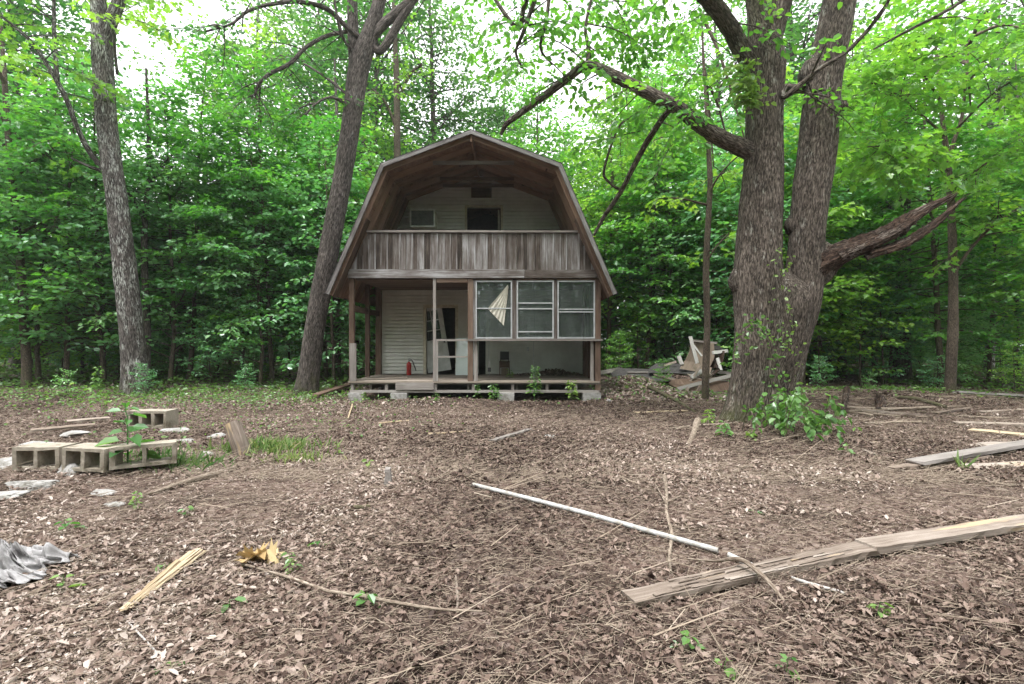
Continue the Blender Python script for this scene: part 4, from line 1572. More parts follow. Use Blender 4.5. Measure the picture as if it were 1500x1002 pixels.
big_tree('roadside_maple', 'slim straight tree with bright maple leaves right of the twin-trunked tree', 12.3,
         [[(1391, 588, 20), (1393, 540, 18), (1396, 470, 17), (1396, 400, 15), (1394, 330, 13), (1391, 270, 12), (1388, 230, 10), (1382, 190, 8), (1376, 130, 6), (1370, 60, 4)],
          [(1390, 236, 7), (1398, 205, 7), (1408, 175, 6), (1415, 120, 5), (1420, 50, 3)]],
         [[(1400, 395, 7), (1418, 370, 6, -.1), (1440, 345, 6, -.2), (1468, 322, 5, -.3), (1500, 300, 3, -.4)],
          [(1390, 300, 5), (1420, 260, 4, -.6), (1460, 230, 3, -1.2), (1510, 215, 2, -1.6)],
          [(1390, 250, 5), (1350, 225, 4, -.8), (1310, 215, 3, -1.5), (1270, 215, 2, -2)],
          [(1385, 200, 5), (1340, 160, 4, -.8), (1300, 130, 3, -1.5), (1265, 120, 2, -2)],
          [(1400, 190, 5), (1440, 150, 4, -.8), (1480, 120, 3, -1.6), (1530, 100, 2, -2)],
          [(1380, 150, 5), (1340, 90, 4, -.8), (1310, 50, 3, -1.5)],
          [(1412, 130, 5), (1450, 80, 4, -.8), (1500, 40, 3, -1.6)]],
         M['bark_thin'], M['leaf_maple'], T_MAPLE, .15, 44, .1, crown_n=85, crownL=(.7, 1.4), extra=top_crown(18, 7.0, 10.5, 2.6, (.9, 1.8), .15), seg=16, flat=.3)

big_tree('thin_tree', 'thin bare-stemmed young tree standing before the wrecked boards', 12.0,
         [[(1033, 588, 12), (1034, 540, 11), (1036, 470, 10), (1034, 400, 10), (1037, 330, 9), (1040, 270, 8), (1038, 220, 7), (1034, 150, 5), (1030, 80, 4), (1028, 20, 2)]],
         [[(1038, 285, 4), (1050, 262, 3, -.2), (1068, 240, 2.5, -.4), (1085, 225, 2, -.5)],
          [(1035, 300, 4), (1015, 295, 3, -.2), (990, 290, 2.5, -.5), (960, 292, 2, -.8)],
          [(1034, 385, 3), (1050, 360, 2.5, -.2), (1070, 340, 2, -.4)],
          [(1036, 200, 4), (1010, 170, 3, -.3), (985, 150, 2, -.6)],
          [(1034, 160, 3), (1060, 120, 2.5, -.3), (1080, 90, 2, -.6)]],
         M['bark_thin'], M['leaf_maple'], T_MAPLE, .13, 45, .06, crown_n=36, crownL=(.4, .9), extra=top_crown(8, 5.8, 9, 1.2, (.6, 1.2), .13), seg=12, flat=.35)

big_tree('slanting_sapling_tree', 'slim grey trunk leaning out at the far left edge', 15.0,
         [[(40, 572, 18), (37, 500, 16), (31, 400, 15), (23, 310, 13), (15, 230, 12), (9, 150, 10), (5, 90, 8), (0, 20, 5)]],
         [[(20, 262, 7), (45, 240, 6, -.2), (72, 220, 5, -.3), (98, 202, 4, -.5)],
          [(26, 345, 5), (55, 328, 4, -.3), (90, 315, 3, -.6)],
          [(12, 190, 5), (-10, 150, 4, -.3), (-40, 120, 3, -.5)]],
         M['bark_thin'], M['leaf_maple'], T_MID, .15, 46, .1, crown_n=36, crownL=(.7, 1.5), extra=top_crown(8, 9, 12, 2, (.9, 1.8), .15), seg=14, flat=.35)

big_tree('vine_clad_tree', 'vine-clad slender trunk standing just left of the roof peak', 21.0,
         [[(584, 560, 16), (584, 450, 14), (583, 330, 13), (582, 220, 11), (581, 120, 9), (578, 40, 7), (575, -60, 4)]],
         [[(582, 190, 5), (565, 150, 4, -.3), (545, 130, 3, -.6)], [(582, 150, 5), (600, 110, 4, -.3), (618, 95, 3, -.6)]],
         M['bark_thin'], M['leaf_maple'], T_MID, .16, 47, .1, crown_n=40, crownL=(.6, 1.2),
         extra=lambda gt, cr, paths, lp, rng, base: [spray(gt, cr, paths[0][j, :3], (math.cos(a), math.sin(a), .3), rng.uniform(.5, 1.1), .008, .16, rng, (0, 0, -.4), .5)
                                                     for j, a in zip(rng.integers(60, len(paths[0]) - 1, 60), rng.random(60) * 6.283)], seg=12)
big_tree('dark_vine_trunk', 'thick dark trunk shrouded in vines deep in the right woods', 17.0,
         [[(1322, 545, 30), (1322, 480, 26), (1322, 400, 26), (1324, 320, 22), (1326, 220, 16), (1328, 120, 10)]],
         [[(1322, 330, 8), (1300, 300, 5, -.3), (1285, 280, 3, -.5)]],
         M['bark_oak'], M['leaf_cool'], T_MID, .12, 48, .2, crown_n=40, crownL=(.5, 1.0),
         extra=lambda gt, cr, paths, lp, rng, base: [spray(gt, cr, paths[0][j, :3], (math.cos(a), math.sin(a), -.3), rng.uniform(.3, .6), .006, .11, rng, (0, 0, -.5), .7)
                                                     for j, a in zip(rng.integers(15, len(paths[0]) - 1, 70), rng.random(70) * 6.283)], seg=14)
for (px, py, w, Y, lab) in ((148, 540, 8, 17.5, 'dark thin trunk half hidden between the two left trunks'), (214, 560, 12, 15.2, 'dark crooked trunk just behind the lichened trunk'),
                            (1262, 545, 8, 17.5, 'thin dark trunk in the gap right of the twin-trunked tree'), (1230, 545, 9, 19, 'straight dark trunk seen just right of the twin-trunked tree'),
                            (1190, 520, 10, 21, 'dim trunk seen low behind the twin-trunked tree'), (1488, 550, 9, 17, 'dark trunk at the far right edge of the woods'),
                            (120, 545, 6, 18, 'thinnest dark trunk between the two left trunks'), (490, 545, 9, 19, 'dim trunk just right of the leaning oak')):
    big_tree('shaded_tree', lab, Y, [[(px, py + 20, w), (px + 2, py - 80, w * .95), (px - 3, py - 200, w * .85), (px + 4, py - 330, w * .6), (px, py - 460, w * .3)]],
             [[(px, py - 230, w * .4), (px - 20, py - 270, w * .3, -.3), (px - 45, py - 290, w * .2, -.5)], [(px, py - 280, w * .4), (px + 25, py - 320, w * .3, -.3), (px + 45, py - 340, w * .2, -.5)]],
             M['bark_oak'], M['leaf_cool'], T_MID, .14, 60 + px, .12, crown_n=40, crownL=(.6, 1.2), seg=12)

# ================================================================== things lying about
M['split_wood'] = wood_mat('split_board', [(.32, (.04, .03, .024)), (.43, (.145, .112, .090)), (.55, (.235, .192, .162)), (.72, (.36, .315, .28))], grain=60, zs=.025, patch=((.42, .31, .19), .60), bump=.7)
M['fresh_wood'] = wood_mat('fresh_splinter', [(.3, (.22, .16, .095)), (.55, (.40, .315, .21)), (.8, (.56, .475, .36))], grain=60)
M['scrap'] = wood_mat('scrap_board', [(.3, (.07, .05, .04)), (.5, (.20, .155, .125)), (.75, (.36, .31, .27))], grain=42)
M['white_scrap'] = wood_mat('flaking_white_board', [(.3, (.18, .165, .15)), (.5, (.38, .36, .345)), (.75, (.56, .55, .54))], grain=30)
M['pipe'] = plain_mat('white_pipe', (.46, .465, .47), .45, dirt=(.27, .25, .22), sc=14)
M['cloth'] = plain_mat('grey_cloth', (.36, .35, .355), .9, dirt=(.20, .19, .19), sc=11)
M['yellow_leaf'] = litter_mat('dry_yellow_leaf', [(0, (.36, .24, .10)), (.5, (.50, .37, .19)), (1, (.62, .50, .29))], .2)
M['stick'] = bark_mat('bare_stick', (.15, .115, .09), (.33, .28, .23), (.48, .43, .38), sc=90, zs=.15, bump=.3, moss=False)


def put_mesh(g, name, mat, loc, label, cat, group=None, smooth=False):
    """single-mesh thing whose origin sits at loc"""
    o = g.build(name, mat, None, smooth)
    o.data.transform(__import__('mathutils').Matrix.Translation(-Vector(loc)))
    o.location = loc
    return tag(o, label, cat, group)


def cinder_block(L=.44, Hh=.22, Dp=.20, cores=2, thin=.04):
    """hollow block lying on its side: cores open to front (-y) and back"""
    g = G()
    xs = [0]
    cw = (L - thin * (cores + 1)) / cores
    for k in range(cores):
        xs += [xs[-1] + thin, xs[-1] + thin + cw]
    xs.append(L)
    zs = [0, thin * .8, Hh - thin * .8, Hh]
    j = lambda: RNG.normal(0, .0022, 3)
    idx = {}
    V = []
    for yi, y in enumerate((0, Dp)):
        for a, x in enumerate(xs):
            for b, z in enumerate(zs):
                idx[(yi, a, b)] = len(V)
                V.append(np.array([x - L / 2, y - Dp / 2, z]) + j())
    F = []
    core = lambda a, b: b == 1 and a % 2 == 1
    n = len(xs)
    for a in range(n - 1):
        for b in range(3):
            if core(a, b):
                q = [(a, b), (a + 1, b), (a + 1, b + 1), (a, b + 1)]
                for k in range(4):
                    p, r = q[k], q[(k + 1) % 4]
                    F.append([idx[(0, *p)], idx[(0, *r)], idx[(1, *r)], idx[(1, *p)]])
                continue
            F.append([idx[(0, a, b)], idx[(0, a + 1, b)], idx[(0, a + 1, b + 1)], idx[(0, a, b + 1)]])
            F.append([idx[(1, a, b)], idx[(1, a, b + 1)], idx[(1, a + 1, b + 1)], idx[(1, a + 1, b)]])
    for a in range(n - 1):
        F.append([idx[(0, a, 3)], idx[(0, a + 1, 3)], idx[(1, a + 1, 3)], idx[(1, a, 3)]])
        F.append([idx[(0, a, 0)], idx[(1, a, 0)], idx[(1, a + 1, 0)], idx[(0, a + 1, 0)]])
    for b in range(3):
        F.append([idx[(0, 0, b)], idx[(0, 0, b + 1)], idx[(1, 0, b + 1)], idx[(1, 0, b)]])
        F.append([idx[(0, n - 1, b)], idx[(1, n - 1, b)], idx[(1, n - 1, b + 1)], idx[(0, n - 1, b + 1)]])
    g.add(np.array(V), F)
    return g


def blocks():
    for (px, py, Y, L, Hh, Dp, cores, rz, tilt, lab) in (
            (68, 689, 5.02, .47, .235, .24, 2, 1, (0, 0), 'tan hollow concrete block at the left end of the row'),
            (136, 691, 4.96, .44, .235, .24, 2, -2, (0, 2), 'tan hollow concrete block in the middle of the row'),
            (212, 684, 5.12, .56, .225, .20, 2, 33, (0, 0), 'tan concrete block turned slantwise at the right end of the row'),
            (224, 627, 6.3, .50, .215, .24, 3, 2, (0, 0), 'tan three-holed concrete block standing behind the others')):
        g = cinder_block(L, Hh, Dp, cores)
        o = g.build('concrete_block', M['block'])
        p = at(px, py, Y + Dp / 2)
        p[2] = at(px, py, Y)[2]
        o.location = p
        o.rotation_euler = (R(tilt[0]), R(tilt[1]), R(rz))
        tag(o, lab, 'concrete block', 'hollow concrete blocks')


blocks()


def rock(loc, s, seed, flat=.35, name='rubble_slab', mat='slab', label='', cat='rubble', group=None, rz=0.0, tip=(0, 0)):
    """angular broken lump: a squashed, faceted ball"""
    rng = np.random.default_rng(seed)
    n = 36
    th, ph = np.meshgrid(np.linspace(0, 2 * math.pi, n, endpoint=False), np.linspace(0, math.pi, 24))
    d = np.stack([np.sin(ph) * np.cos(th), np.sin(ph) * np.sin(th), np.cos(ph)], -1).reshape(-1, 3)
    q = np.sign(d) * np.abs(d) ** .55
    q = q / np.linalg.norm(q, axis=1)[:, None] ** .35
    for k in range(9):                            # chop random planes
        nn = nrm(rng.normal(0, 1, 3))
        h = rng.uniform(.55, .85)
        t = q @ nn
        q = q - np.maximum(t - h, 0)[:, None] * nn
    q = q * (1 + .30 * (fbm(q * 2.2 + seed, 3) - .5)[:, None] + .16 * (fbm(q * 7 + seed, 2) - .5)[:, None])
    V = q * np.array([s[0], s[1], s[2]]) * .5
    i = np.arange(23)[:, None] * n
    j = np.arange(n)[None]
    g = G()
    g.add(V, np.stack([i + j, i + n + j, i + n + (j + 1) % n, i + (j + 1) % n], -1).reshape(-1, 4))
    o = g.build(name, M[mat])
    o.location = loc
    o.rotation_euler = (R(tip[0]), R(tip[1]), R(rz))
    return tag(o, label, cat, group)


def rubble():
    G1 = 'broken concrete pieces round the blocks'
    for k, (px, py, s, z, tip, lab) in enumerate((
            (12, 684, (.42, .40, .14), .10, (4, 8), 'pale broken slab at the left edge beside the block row'),
            (45, 712, (.44, .26, .13), .03, (-6, 3), 'long white broken slab before the left block'),
            (105, 692, (.34, .22, .15), .05, (14, 10), 'grey-brown rock leaning against the block row'),
            (12, 728, (.34, .24, .11), .03, (4, -4), 'white flat slab lowest at the left edge'),
            (155, 722, (.26, .16, .06), .02, (5, 4), 'small white flat stone below the middle block'),
            (172, 738, (.22, .15, .05), .02, (-4, 6), 'smallest white stone lying before the tall weed'),
            (318, 641, (.34, .28, .07), .07, (5, -12), 'tilted grey paving slab by the leaning log'),
            (300, 668, (.22, .16, .10), .03, (0, 12), 'grey stone in the grass right of the slanted block'),
            (272, 648, (.26, .20, .10), .05, (8, 0), 'grey lump between slanted block and paving slab'),
            (262, 632, (.55, .35, .06), .08, (3, 2), 'flat pale slab under the three-holed block'),
            (110, 642, (.42, .30, .06), .16, (2, 2), 'flat tan slab lying on top behind the middle block'),
            (60, 654, (.6, .4, .08), .08, (0, 0), 'white rubble slab peeping over the left block'),
            (640, 574, (.42, .30, .16), .05, (0, 6), 'grey stone under the porch step board'),
            (700, 573, (.50, .34, .14), .06, (4, 0), 'flat grey stone left of the middle porch pier'),
            (668, 580, (.30, .22, .10), .04, (4, 8), 'small pale stone before the porch step'),
            (612, 590, (.16, .12, .07), .02, (0, 9), 'white stone chip on the leaves before the step'),
            (893, 589, (.16, .14, .16), .05, (10, 20), 'white stone chip at the right corner of the porch'),
            (808, 640, (.26, .16, .06), .02, (0, 0), 'small worn grey stone half sunk in the leaves'))):
        p = gp(px, py)
        rock(p + [0, 0, z * .55 - .015], s, 100 + k, label=lab, group=G1, rz=RNG.uniform(-25, 25), tip=tip)


rubble()


def board(a, b, w, t, label, mat='scrap', name='plank', seg=10, rough=.004, roll=0.0, taper=(1, 1), cat='board', group=None, up=(0, 0, 1)):
    g = G()
    a, b = np.asarray(a, float), np.asarray(b, float)
    plank(g, a, b, w, t, up, seg=seg, rough=rough, roll=roll, taper=taper, rnd=RNG.random())
    return put_mesh(g, name, M[mat], tuple((a + b) / 2 - [0, 0, t / 2]), label, cat, group)


def boards():
    # the long split plank in the foreground, two lengths end to end
    a, b, c = gp(922, 886, .03), gp(1268, 814, .05), gp(1515, 773, .05)
    g = G()
    d = nrm(b - a)
    nn = nrm(np.cross(d, [0, 0, 1.]))
    plank(g, a, b, .150, .040, seg=30, rough=.0035, taper=(.9, 1), rnd=.35)
    for k in range(16):                               # split layers standing proud of the face
        f0 = RNG.uniform(.02, .75)
        f1 = min(.99, f0 + RNG.uniform(.10, .30))
        s0 = RNG.uniform(-.065, .065)
        plank(g, a + (b - a) * f0 + nn * s0 + [0, 0, .024], a + (b - a) * f1 + nn * (s0 + RNG.normal(0, .008)) + [0, 0, .026], RNG.uniform(.015, .04), .010, seg=7, rough=.0025, taper=(.8, .3), rnd=RNG.random())
    put_mesh(g, 'split_plank', M['split_wood'], tuple((a + b) / 2), 'long grey plank split open to yellow wood, in the right foreground', 'board')
    board(b + nrm(c - b) * .004 + [0, .004, .008], c + (c - b) * .35, .150, .045, 'upper length of weathered plank running off the right edge', 'split_wood', 'weathered_plank', 24, .003)
    # right-hand heap of boards
    for (p, q, w, t, mat, lab, dz) in (
            ((1302, 690), (1440, 672), .16, .03, 'scrap', 'grey board with a frayed tip pointing at the big tree', .03),
            ((1340, 686), (1530, 652), .20, .04, 'rail_wood', 'broad grey board lying over others at the right edge', .07),
            ((1418, 688), (1540, 682), .15, .035, 'split_wood', 'short orange-brown board end under the broad grey board', .02),
            ((1438, 657), (1540, 653), .14, .05, 'split_wood', 'rotten orange-brown board behind the broad grey board', .03),
            ((1400, 622), (1560, 626), .14, .03, 'scrap', 'thin dark board lying far right before the woods', .03),
            ((1420, 632), (1560, 646), .10, .025, 'fresh_wood', 'pale thin batten between the boards far right', .03),
            ((1440, 606), (1560, 598), .16, .03, 'scrap', 'brown board nearest the weeds at far right', .03),
            ((1372, 607), (1420, 600), .10, .03, 'scrap', 'short brown board end near the slim maple trunk', .03),
            ((1400, 579), (1540, 587), .15, .05, 'rail_wood', 'long grey beam at the foot of the right woods', .08),
            ((720, 648), (776, 631), .10, .03, 'rail_wood', 'short grey board alone on the leaves before the cabin', .02),
            ((1255, 604), (1345, 612), .08, .04, 'scrap', 'brown pole end lying beside the vine bush', .05),
            ((930, 606), (1006, 603), .12, .02, 'fresh_wood', 'flat tan splinter of board before the wreckage', .02),
            ((98, 632), (160, 626), .12, .03, 'scrap', 'old brown board behind the concrete blocks', .16),
            ((45, 640), (140, 631), .10, .03, 'scrap', 'thin long board lying left behind the blocks', .10),
            ((212, 632), (262, 624), .10, .025, 'dead_wood', 'rusty brown batten lying across the slanted block', .24),
            ((1268, 662), (1280, 668), .09, .02, 'split_wood', 'orange chip of wood left of the frayed board', .02),
            ((1272, 650), (1292, 652), .09, .02, 'split_wood', 'tan chip of wood above the orange chip', .02),
            ((462, 586), (512, 569), .16, .05, 'brown_wood', 'dark broken plank propped on the left porch corner', .12)):
        A, B = gp(*p, dz), gp(*q, dz)
        board(A, B, w, t, lab, mat, 'plank', 12, .005, taper=(.75 if 'frayed' in lab else 1, 1), roll=RNG.normal(0, .12))
    # loose warped boards on the porch
    for (x0, y0, x1, y1, z, lab) in ((-3.9, 12.3, -2.7, 12.7, .515, 'warped loose board lying on the left of the porch floor'),
                                     (-3.85, 13.0, -2.95, 13.3, .513, 'loose grey board lying further back on the porch floor')):
        board((x0, y0, z), (x1, y1, z + .02), .13, .02, lab, 'deck_wood', 'loose_board', 6, .002)


boards()


def wreck():
    """collapsed shed beside the cabin: panels and boards, each its own thing"""
    gr = 'wreckage of the collapsed shed'
    Y = 14.6

    def sheet(pts, t, name, mat, label, Yd, cat):
        """bent panel: rows of (left px, right px, depth)"""
        g = G()
        n = len(pts)
        m = 9
        V, B = [], []
        for k, (l, r, dd) in enumerate(pts):
            A, C = at(*l, Yd + dd), at(*r, Yd + dd)
            for i in range(m):
                f = i / (m - 1)
                V.append(A + (C - A) * f + [0, .10 * math.sin(f * 3.1), 0])
                B.append((f * 1.2, 0, k * .25))
        V = np.array(V)
        V2 = V + [0, t, t * .3]
        F = []
        for k in range(n - 1):
            for i in range(m - 1):
                q = [k * m + i, k * m + i + 1, (k + 1) * m + i + 1, (k + 1) * m + i]
                F.append(q[::-1])
                F.append([z + n * m for z in q])
        ring = [i for i in range(m)] + [(k + 1) * m - 1 for k in range(1, n)] + [(n - 1) * m + i for i in range(m - 2, -1, -1)] + [k * m for k in range(n - 2, 0, -1)]
        for a, b in zip(ring, ring[1:] + ring[:1]):
            F.append([a, b, b + n * m, a + n * m])
        g.add(np.vstack([V, V2]), F, .5, np.array(B + B))
        return put_mesh(g, name, M[mat], tuple(V.mean(0)), label, cat, gr)
    sheet([((1012, 500), (1046, 503), 0), ((1010, 515), (1047, 520), -.05), ((1004, 528), (1044, 536), -.15), ((996, 540), (1040, 548), -.4)], .02, 'wall_panel', 'plywood',
          'curved upright panel standing in the wreckage', Y, 'panel')
    sheet([((962, 533), (1004, 534), .5), ((952, 540), (1012, 541), 0), ((950, 546), (1022, 548), -.4)], .05, 'roof_panel', 'shingle', 'flat dark shingled panel lying on the heap', Y - .1, 'panel')
    sheet([((1050, 516), (1062, 514), .1), ((1046, 526), (1060, 526), 0), ((1040, 538), (1056, 540), -.1)], .02, 'tin_sheet', 'dead_wood', 'small rusty curled sheet right of the thin tree', Y - .3, 'panel')
    sheet([((985, 557), (1040, 556), .3), ((980, 563), (1075, 562), 0), ((1000, 572), (1078, 574), -.2)], .06, 'roof_section', 'brown_wood', 'brown slab of roof sagging over a dark hollow', Y - 1.2, 'panel')
    sheet([((905, 540), (960, 542), .3), ((895, 548), (985, 552), 0), ((900, 556), (995, 560), -.4)], .05, 'fallen_roofing', 'shingle', 'low grey roofing sheet half covered by leaves beside the cabin', Y - .5, 'panel')
    for (p, q, dp, dq, w, t, mat, lab) in (
            ((1011, 493), (1021, 532), -.3, -.5, .10, .03, 'white_scrap', 'white batten leaning against the upright panel'),
            ((1014, 503), (1028, 522), -.1, -.2, .05, .03, 'white_scrap', 'thin pale strut crossing the upright panel'),
            ((1012, 499), (1050, 503), 0, .1, .07, .05, 'rail_wood', 'grey rail along the top of the upright panel'),
            ((994, 522), (999, 534), -.2, -.3, .12, .03, 'white_scrap', 'stubby white board end left of the upright panel'),
            ((1012, 553), (1028, 543), -.9, -.7, .12, .03, 'white_scrap', 'white board jutting up behind the thin tree'),
            ((992, 570), (1076, 549), -1.4, -1.0, .10, .05, 'rail_wood', 'long grey pole slanting up towards the big tree'),
            ((1040, 544), (1078, 548), -.2, 0, .09, .04, 'rail_wood', 'grey board level behind the slanting pole'),
            ((1044, 517), (1066, 514), -.3, 0, .10, .04, 'white_scrap', 'pale plank end poking out right of the thin tree'),
            ((1051, 525), (1056, 542), -.4, -.6, .09, .03, 'white_scrap', 'white stub of board hanging below the pale plank end'),
            ((1040, 508), (1058, 511), .2, .3, .14, .04, 'shingle', 'dark roofing strip highest at the right of the wreckage'),
            ((1036, 552), (1054, 541), -.8, -.6, .08, .04, 'dead_wood', 'red-brown batten leaning right behind the thin tree'),
            ((998, 585), (1008, 568), -1.7, -1.5, .07, .05, 'scrap', 'short prop under the left end of the slanting pole'),
            ((1015, 586), (1026, 566), -1.7, -1.4, .10, .06, 'scrap', 'thicker prop holding up the sagging roof slab'),
            ((1009, 561), (1027, 536), -.9, -.8, .05, .04, 'scrap', 'dark lath leaning in front of the white board'),
            ((972, 536), (990, 530), .1, .2, .07, .03, 'scrap', 'small splintered lath left above the shingled panel'),
            ((870, 548), (912, 540), -.3, .4, .12, .04, 'rail_wood', 'weathered board on the leaf heap beside the cabin corner')):
        A, B = at(*p, Y + dp), at(*q, Y + dq)
        board(A, B, w, t, lab, mat, 'wreck_board', 6, .003, group=gr, up=(0, -1, .4))
    rng = np.random.default_rng(12)
    for k in range(20):                              # the low tangle of scraps nobody could tell apart
        x, y = rng.uniform(2.9, 6.4), rng.uniform(13.0, 15.2)
        a, L = rng.normal(.1, .7), rng.uniform(.5, 1.5)
        d = np.array([math.cos(a), math.sin(a) * .6]) * L / 2
        z0, z1 = rng.uniform(.03, .3, 2)
        board(on(x - d[0], y - d[1], z0), on(x + d[0], y + d[1], z1), rng.uniform(.06, .14), .03, 'short greyish scrap board lying in the low tangle beside the cabin', ('scrap', 'rail_wood', 'scrap')[k % 3],
              'scrap_board', 6, .003, group='scrap boards of the low tangle', roll=rng.normal(0, .3))


wreck()


def sticks():
    """branches, sticks and splinters that stand out on the ground"""
    def stick(pts, wpx, label, mat='stick', name='fallen_branch', cat='branch', side=None, group=None, dz=.02, n=40, lift=None):
        P = []
        for k, p in enumerate(pts):
            P.append(gp(p[0], p[1], dz + (lift[k] if lift else 0)))
        P = np.array(P)
        Yv = P[:, 1]
        wv = np.array(wpx if hasattr(wpx, '__len__') else [wpx] * len(pts), float)
        S = smooth_path(np.c_[P, wv / F_PX * Yv / 2], n)
        S[:, :3] += np.cumsum(RNG.normal(0, 1, (n, 3)) * S[:, 3:4] * .12, 0) * .5
        g = G()
        tube(g, S[:, :3], S[:, 3], 10, .5, bump=.10, bfreq=(8, 3))
        for q in (side or []):
            Q = np.array([gp(a[0], a[1], dz + .005) for a in q])
            rr = np.array([a[2] for a in q]) / F_PX * Q[:, 1] / 2
            Z = smooth_path(np.c_[Q, rr], 14)
            tube(g, Z[:, :3], Z[:, 3], 7, .5)
        return put_mesh(g, name, M[mat], tuple(P.mean(0) - [0, 0, dz]), label, cat, group, True)
    stick([(973, 703), (976, 725), (976, 755), (984, 785), (981, 815), (983, 843)], [7, 5, 5, 5, 5, 3], 'pale crooked stick lying across the white pipe',
          side=[[(976, 745, 3), (960, 714, 2)], [(978, 740, 2.5), (998, 732, 1.5)]], dz=.03)
    stick([(1008, 826), (1045, 836), (1085, 848), (1120, 868), (1148, 888)], [2, 4, 7, 7, 4], 'smooth grey bent stick resting across the split plank', dz=.03, lift=[0, .03, .085, .05, 0])
    stick([(355, 836), (420, 855), (480, 876), (525, 884), (585, 895), (640, 904), (705, 908)], [4, 4, 5, 6, 5, 4, 3], 'long thin brown branch lying left of centre in the foreground', dz=.04, side=[[(520, 883, 3), (545, 872, 1.5)]])
    stick([(667, 850), (670, 880), (668, 905)], [4, 5, 2], 'short tan stick touching the tip of the long thin branch', 'split_wood', dz=.02)
    stick([(1240, 876), (1190, 862), (1160, 852)], [4, 6, 3], 'white peeled stick beyond the split plank', 'white_scrap')
    stick([(1022, 618), (1014, 640), (1002, 658)], [11, 8, 7], 'stout pale branch lying before the twin-trunked tree', side=[[(1016, 626, 4), (1080, 622, 3)], [(1010, 627, 4), (980, 630, 2)]])
    stick([(1078, 686), (1105, 685), (1140, 679)], [3, 5, 3], 'short fallen branch lying right of the bare centre')
    stick([(215, 728), (260, 714), (310, 700), (345, 688)], [4, 7, 9, 6], 'long grey rotten branch below the paving slab', 'stick')
    stick([(1202, 538), (1240, 551), (1275, 566)], [4, 5, 6], 'long bare pole rising behind the vine bush', lift=[.25, .12, 0])
    stick([(950, 575), (985, 588), (1020, 605)], [6, 5, 3], 'brown branch slanting down before the wreckage', lift=[.12, .05, 0], mat='bark_thin')
    stick([(1240, 598), (1300, 602), (1365, 600)], [5, 5, 4], 'long grey branch lying across the right bank')
    stick([(1265, 622), (1330, 619)], [4, 4], 'thin straight stick below the grey branch on the bank')
    stick([(1310, 583), (1345, 588), (1385, 600)], [4, 6, 5], 'dark branch lying left of the slim maple foot', 'bark_thin')
    stick([(1240, 585), (1236, 600), (1228, 610)], [9, 7, 4], 'brown root stub standing beside the vine bush', 'dead_wood', lift=[.22, .1, 0])
    stick([(1290, 592), (1283, 603)], [13, 9], 'orange-brown rotten chunk on the right bank', 'dead_wood', 'rotten_chunk', 'wood chunk', lift=[.10, 0])
    stick([(0, 895), (40, 878), (75, 862)], [3, 5, 3], 'brown twig beside the grey cloth', 'stick')
    stick([(60, 905), (130, 888), (200, 865)], [3, 4, 2], 'long thin twig below the grey cloth', 'stick')
    stick([(555, 622), (600, 618)], [3, 3], 'straw-coloured thin stick before the porch step', 'fresh_wood')
    stick([(510, 615), (516, 600)], [3, 2], 'upright little splinter left of the porch step', 'fresh_wood', lift=[0, .08])
    stick([(625, 638), (690, 633)], [3, 2], 'thin tan stick out in front of the porch', 'fresh_wood')
    stick([(186, 916), (225, 958), (229, 968)], [2, 3, 2], 'little white peeled twig in the left foreground', 'white_scrap')
    stick([(515, 748), (540, 745)], [7, 6], 'short brown branch stub on the leaves left of centre', 'bark_thin')
    # torn splinter of pale fresh wood in the foreground
    A, B = gp(176, 906, .03), gp(292, 815, .05)
    g = G()
    for k in range(9):
        f0, f1 = RNG.uniform(0, .12), RNG.uniform(.75, 1.02)
        o = np.array([RNG.normal(0, .016), RNG.normal(0, .02), RNG.uniform(-.008, .012)])
        plank(g, A + (B - A) * f0 + o * .5, A + (B - A) * f1 + o * 1.5, RNG.uniform(.018, .035), .012, seg=8, rough=.003, taper=(.7, RNG.uniform(.5, 1)))
    put_mesh(g, 'splintered_stake', M['fresh_wood'], tuple((A + B) / 2), 'pale yellow splintered stake in the left foreground', 'stake')
    # log stub leaning in the grass
    p = gp(352, 668)
    g = G()
    S = smooth_path(np.array([[*(p + [.03, 0, .02]), .10], [*(p + [-.02, .0, .17]), .098], [*(p + [-.08, .03, .30]), .092], [*(p + [-.13, .05, .40]), .085]]), 24)
    tube(g, S[:, :3], S[:, 3], 20, bump=.12)
    put_mesh(g, 'log', M['split_wood'], tuple(p), 'short upright log leaning left in the grass clump', 'log', None, True)
    p = gp(568, 712)
    g = G()
    plank(g, p + [0, 0, -.03], p + [.005, .0, .17], .075, .05, up=(0, -1, 0), seg=8, rough=.004, taper=(1, .7))
    put_mesh(g, 'wooden_stub', M['rail_wood'], tuple(p), 'grey cut stub standing upright in the leaves', 'stump')


sticks()


def pipe():
    A, B = gp(692, 714, .03), gp(1052, 813, .03)
    g = G()
    tube(g, smooth_path(np.array([A, (A + B) / 2 + [0, 0, .012], B]), 30), .0195, 16)
    put_mesh(g, 'pipe', M['pipe'], tuple((A + B) / 2), 'long white plastic pipe lying on the leaves', 'pipe', None, True)
    A, B = gp(1067, 819, .028), gp(1122, 838, -.005)
    g = G()
    tube(g, np.array([A, B]), [.0185, .0195], 16)
    put_mesh(g, 'pipe', M['pipe'], tuple((A + B) / 2), 'short white pipe end running under the split plank', 'pipe', None, True)


pipe()


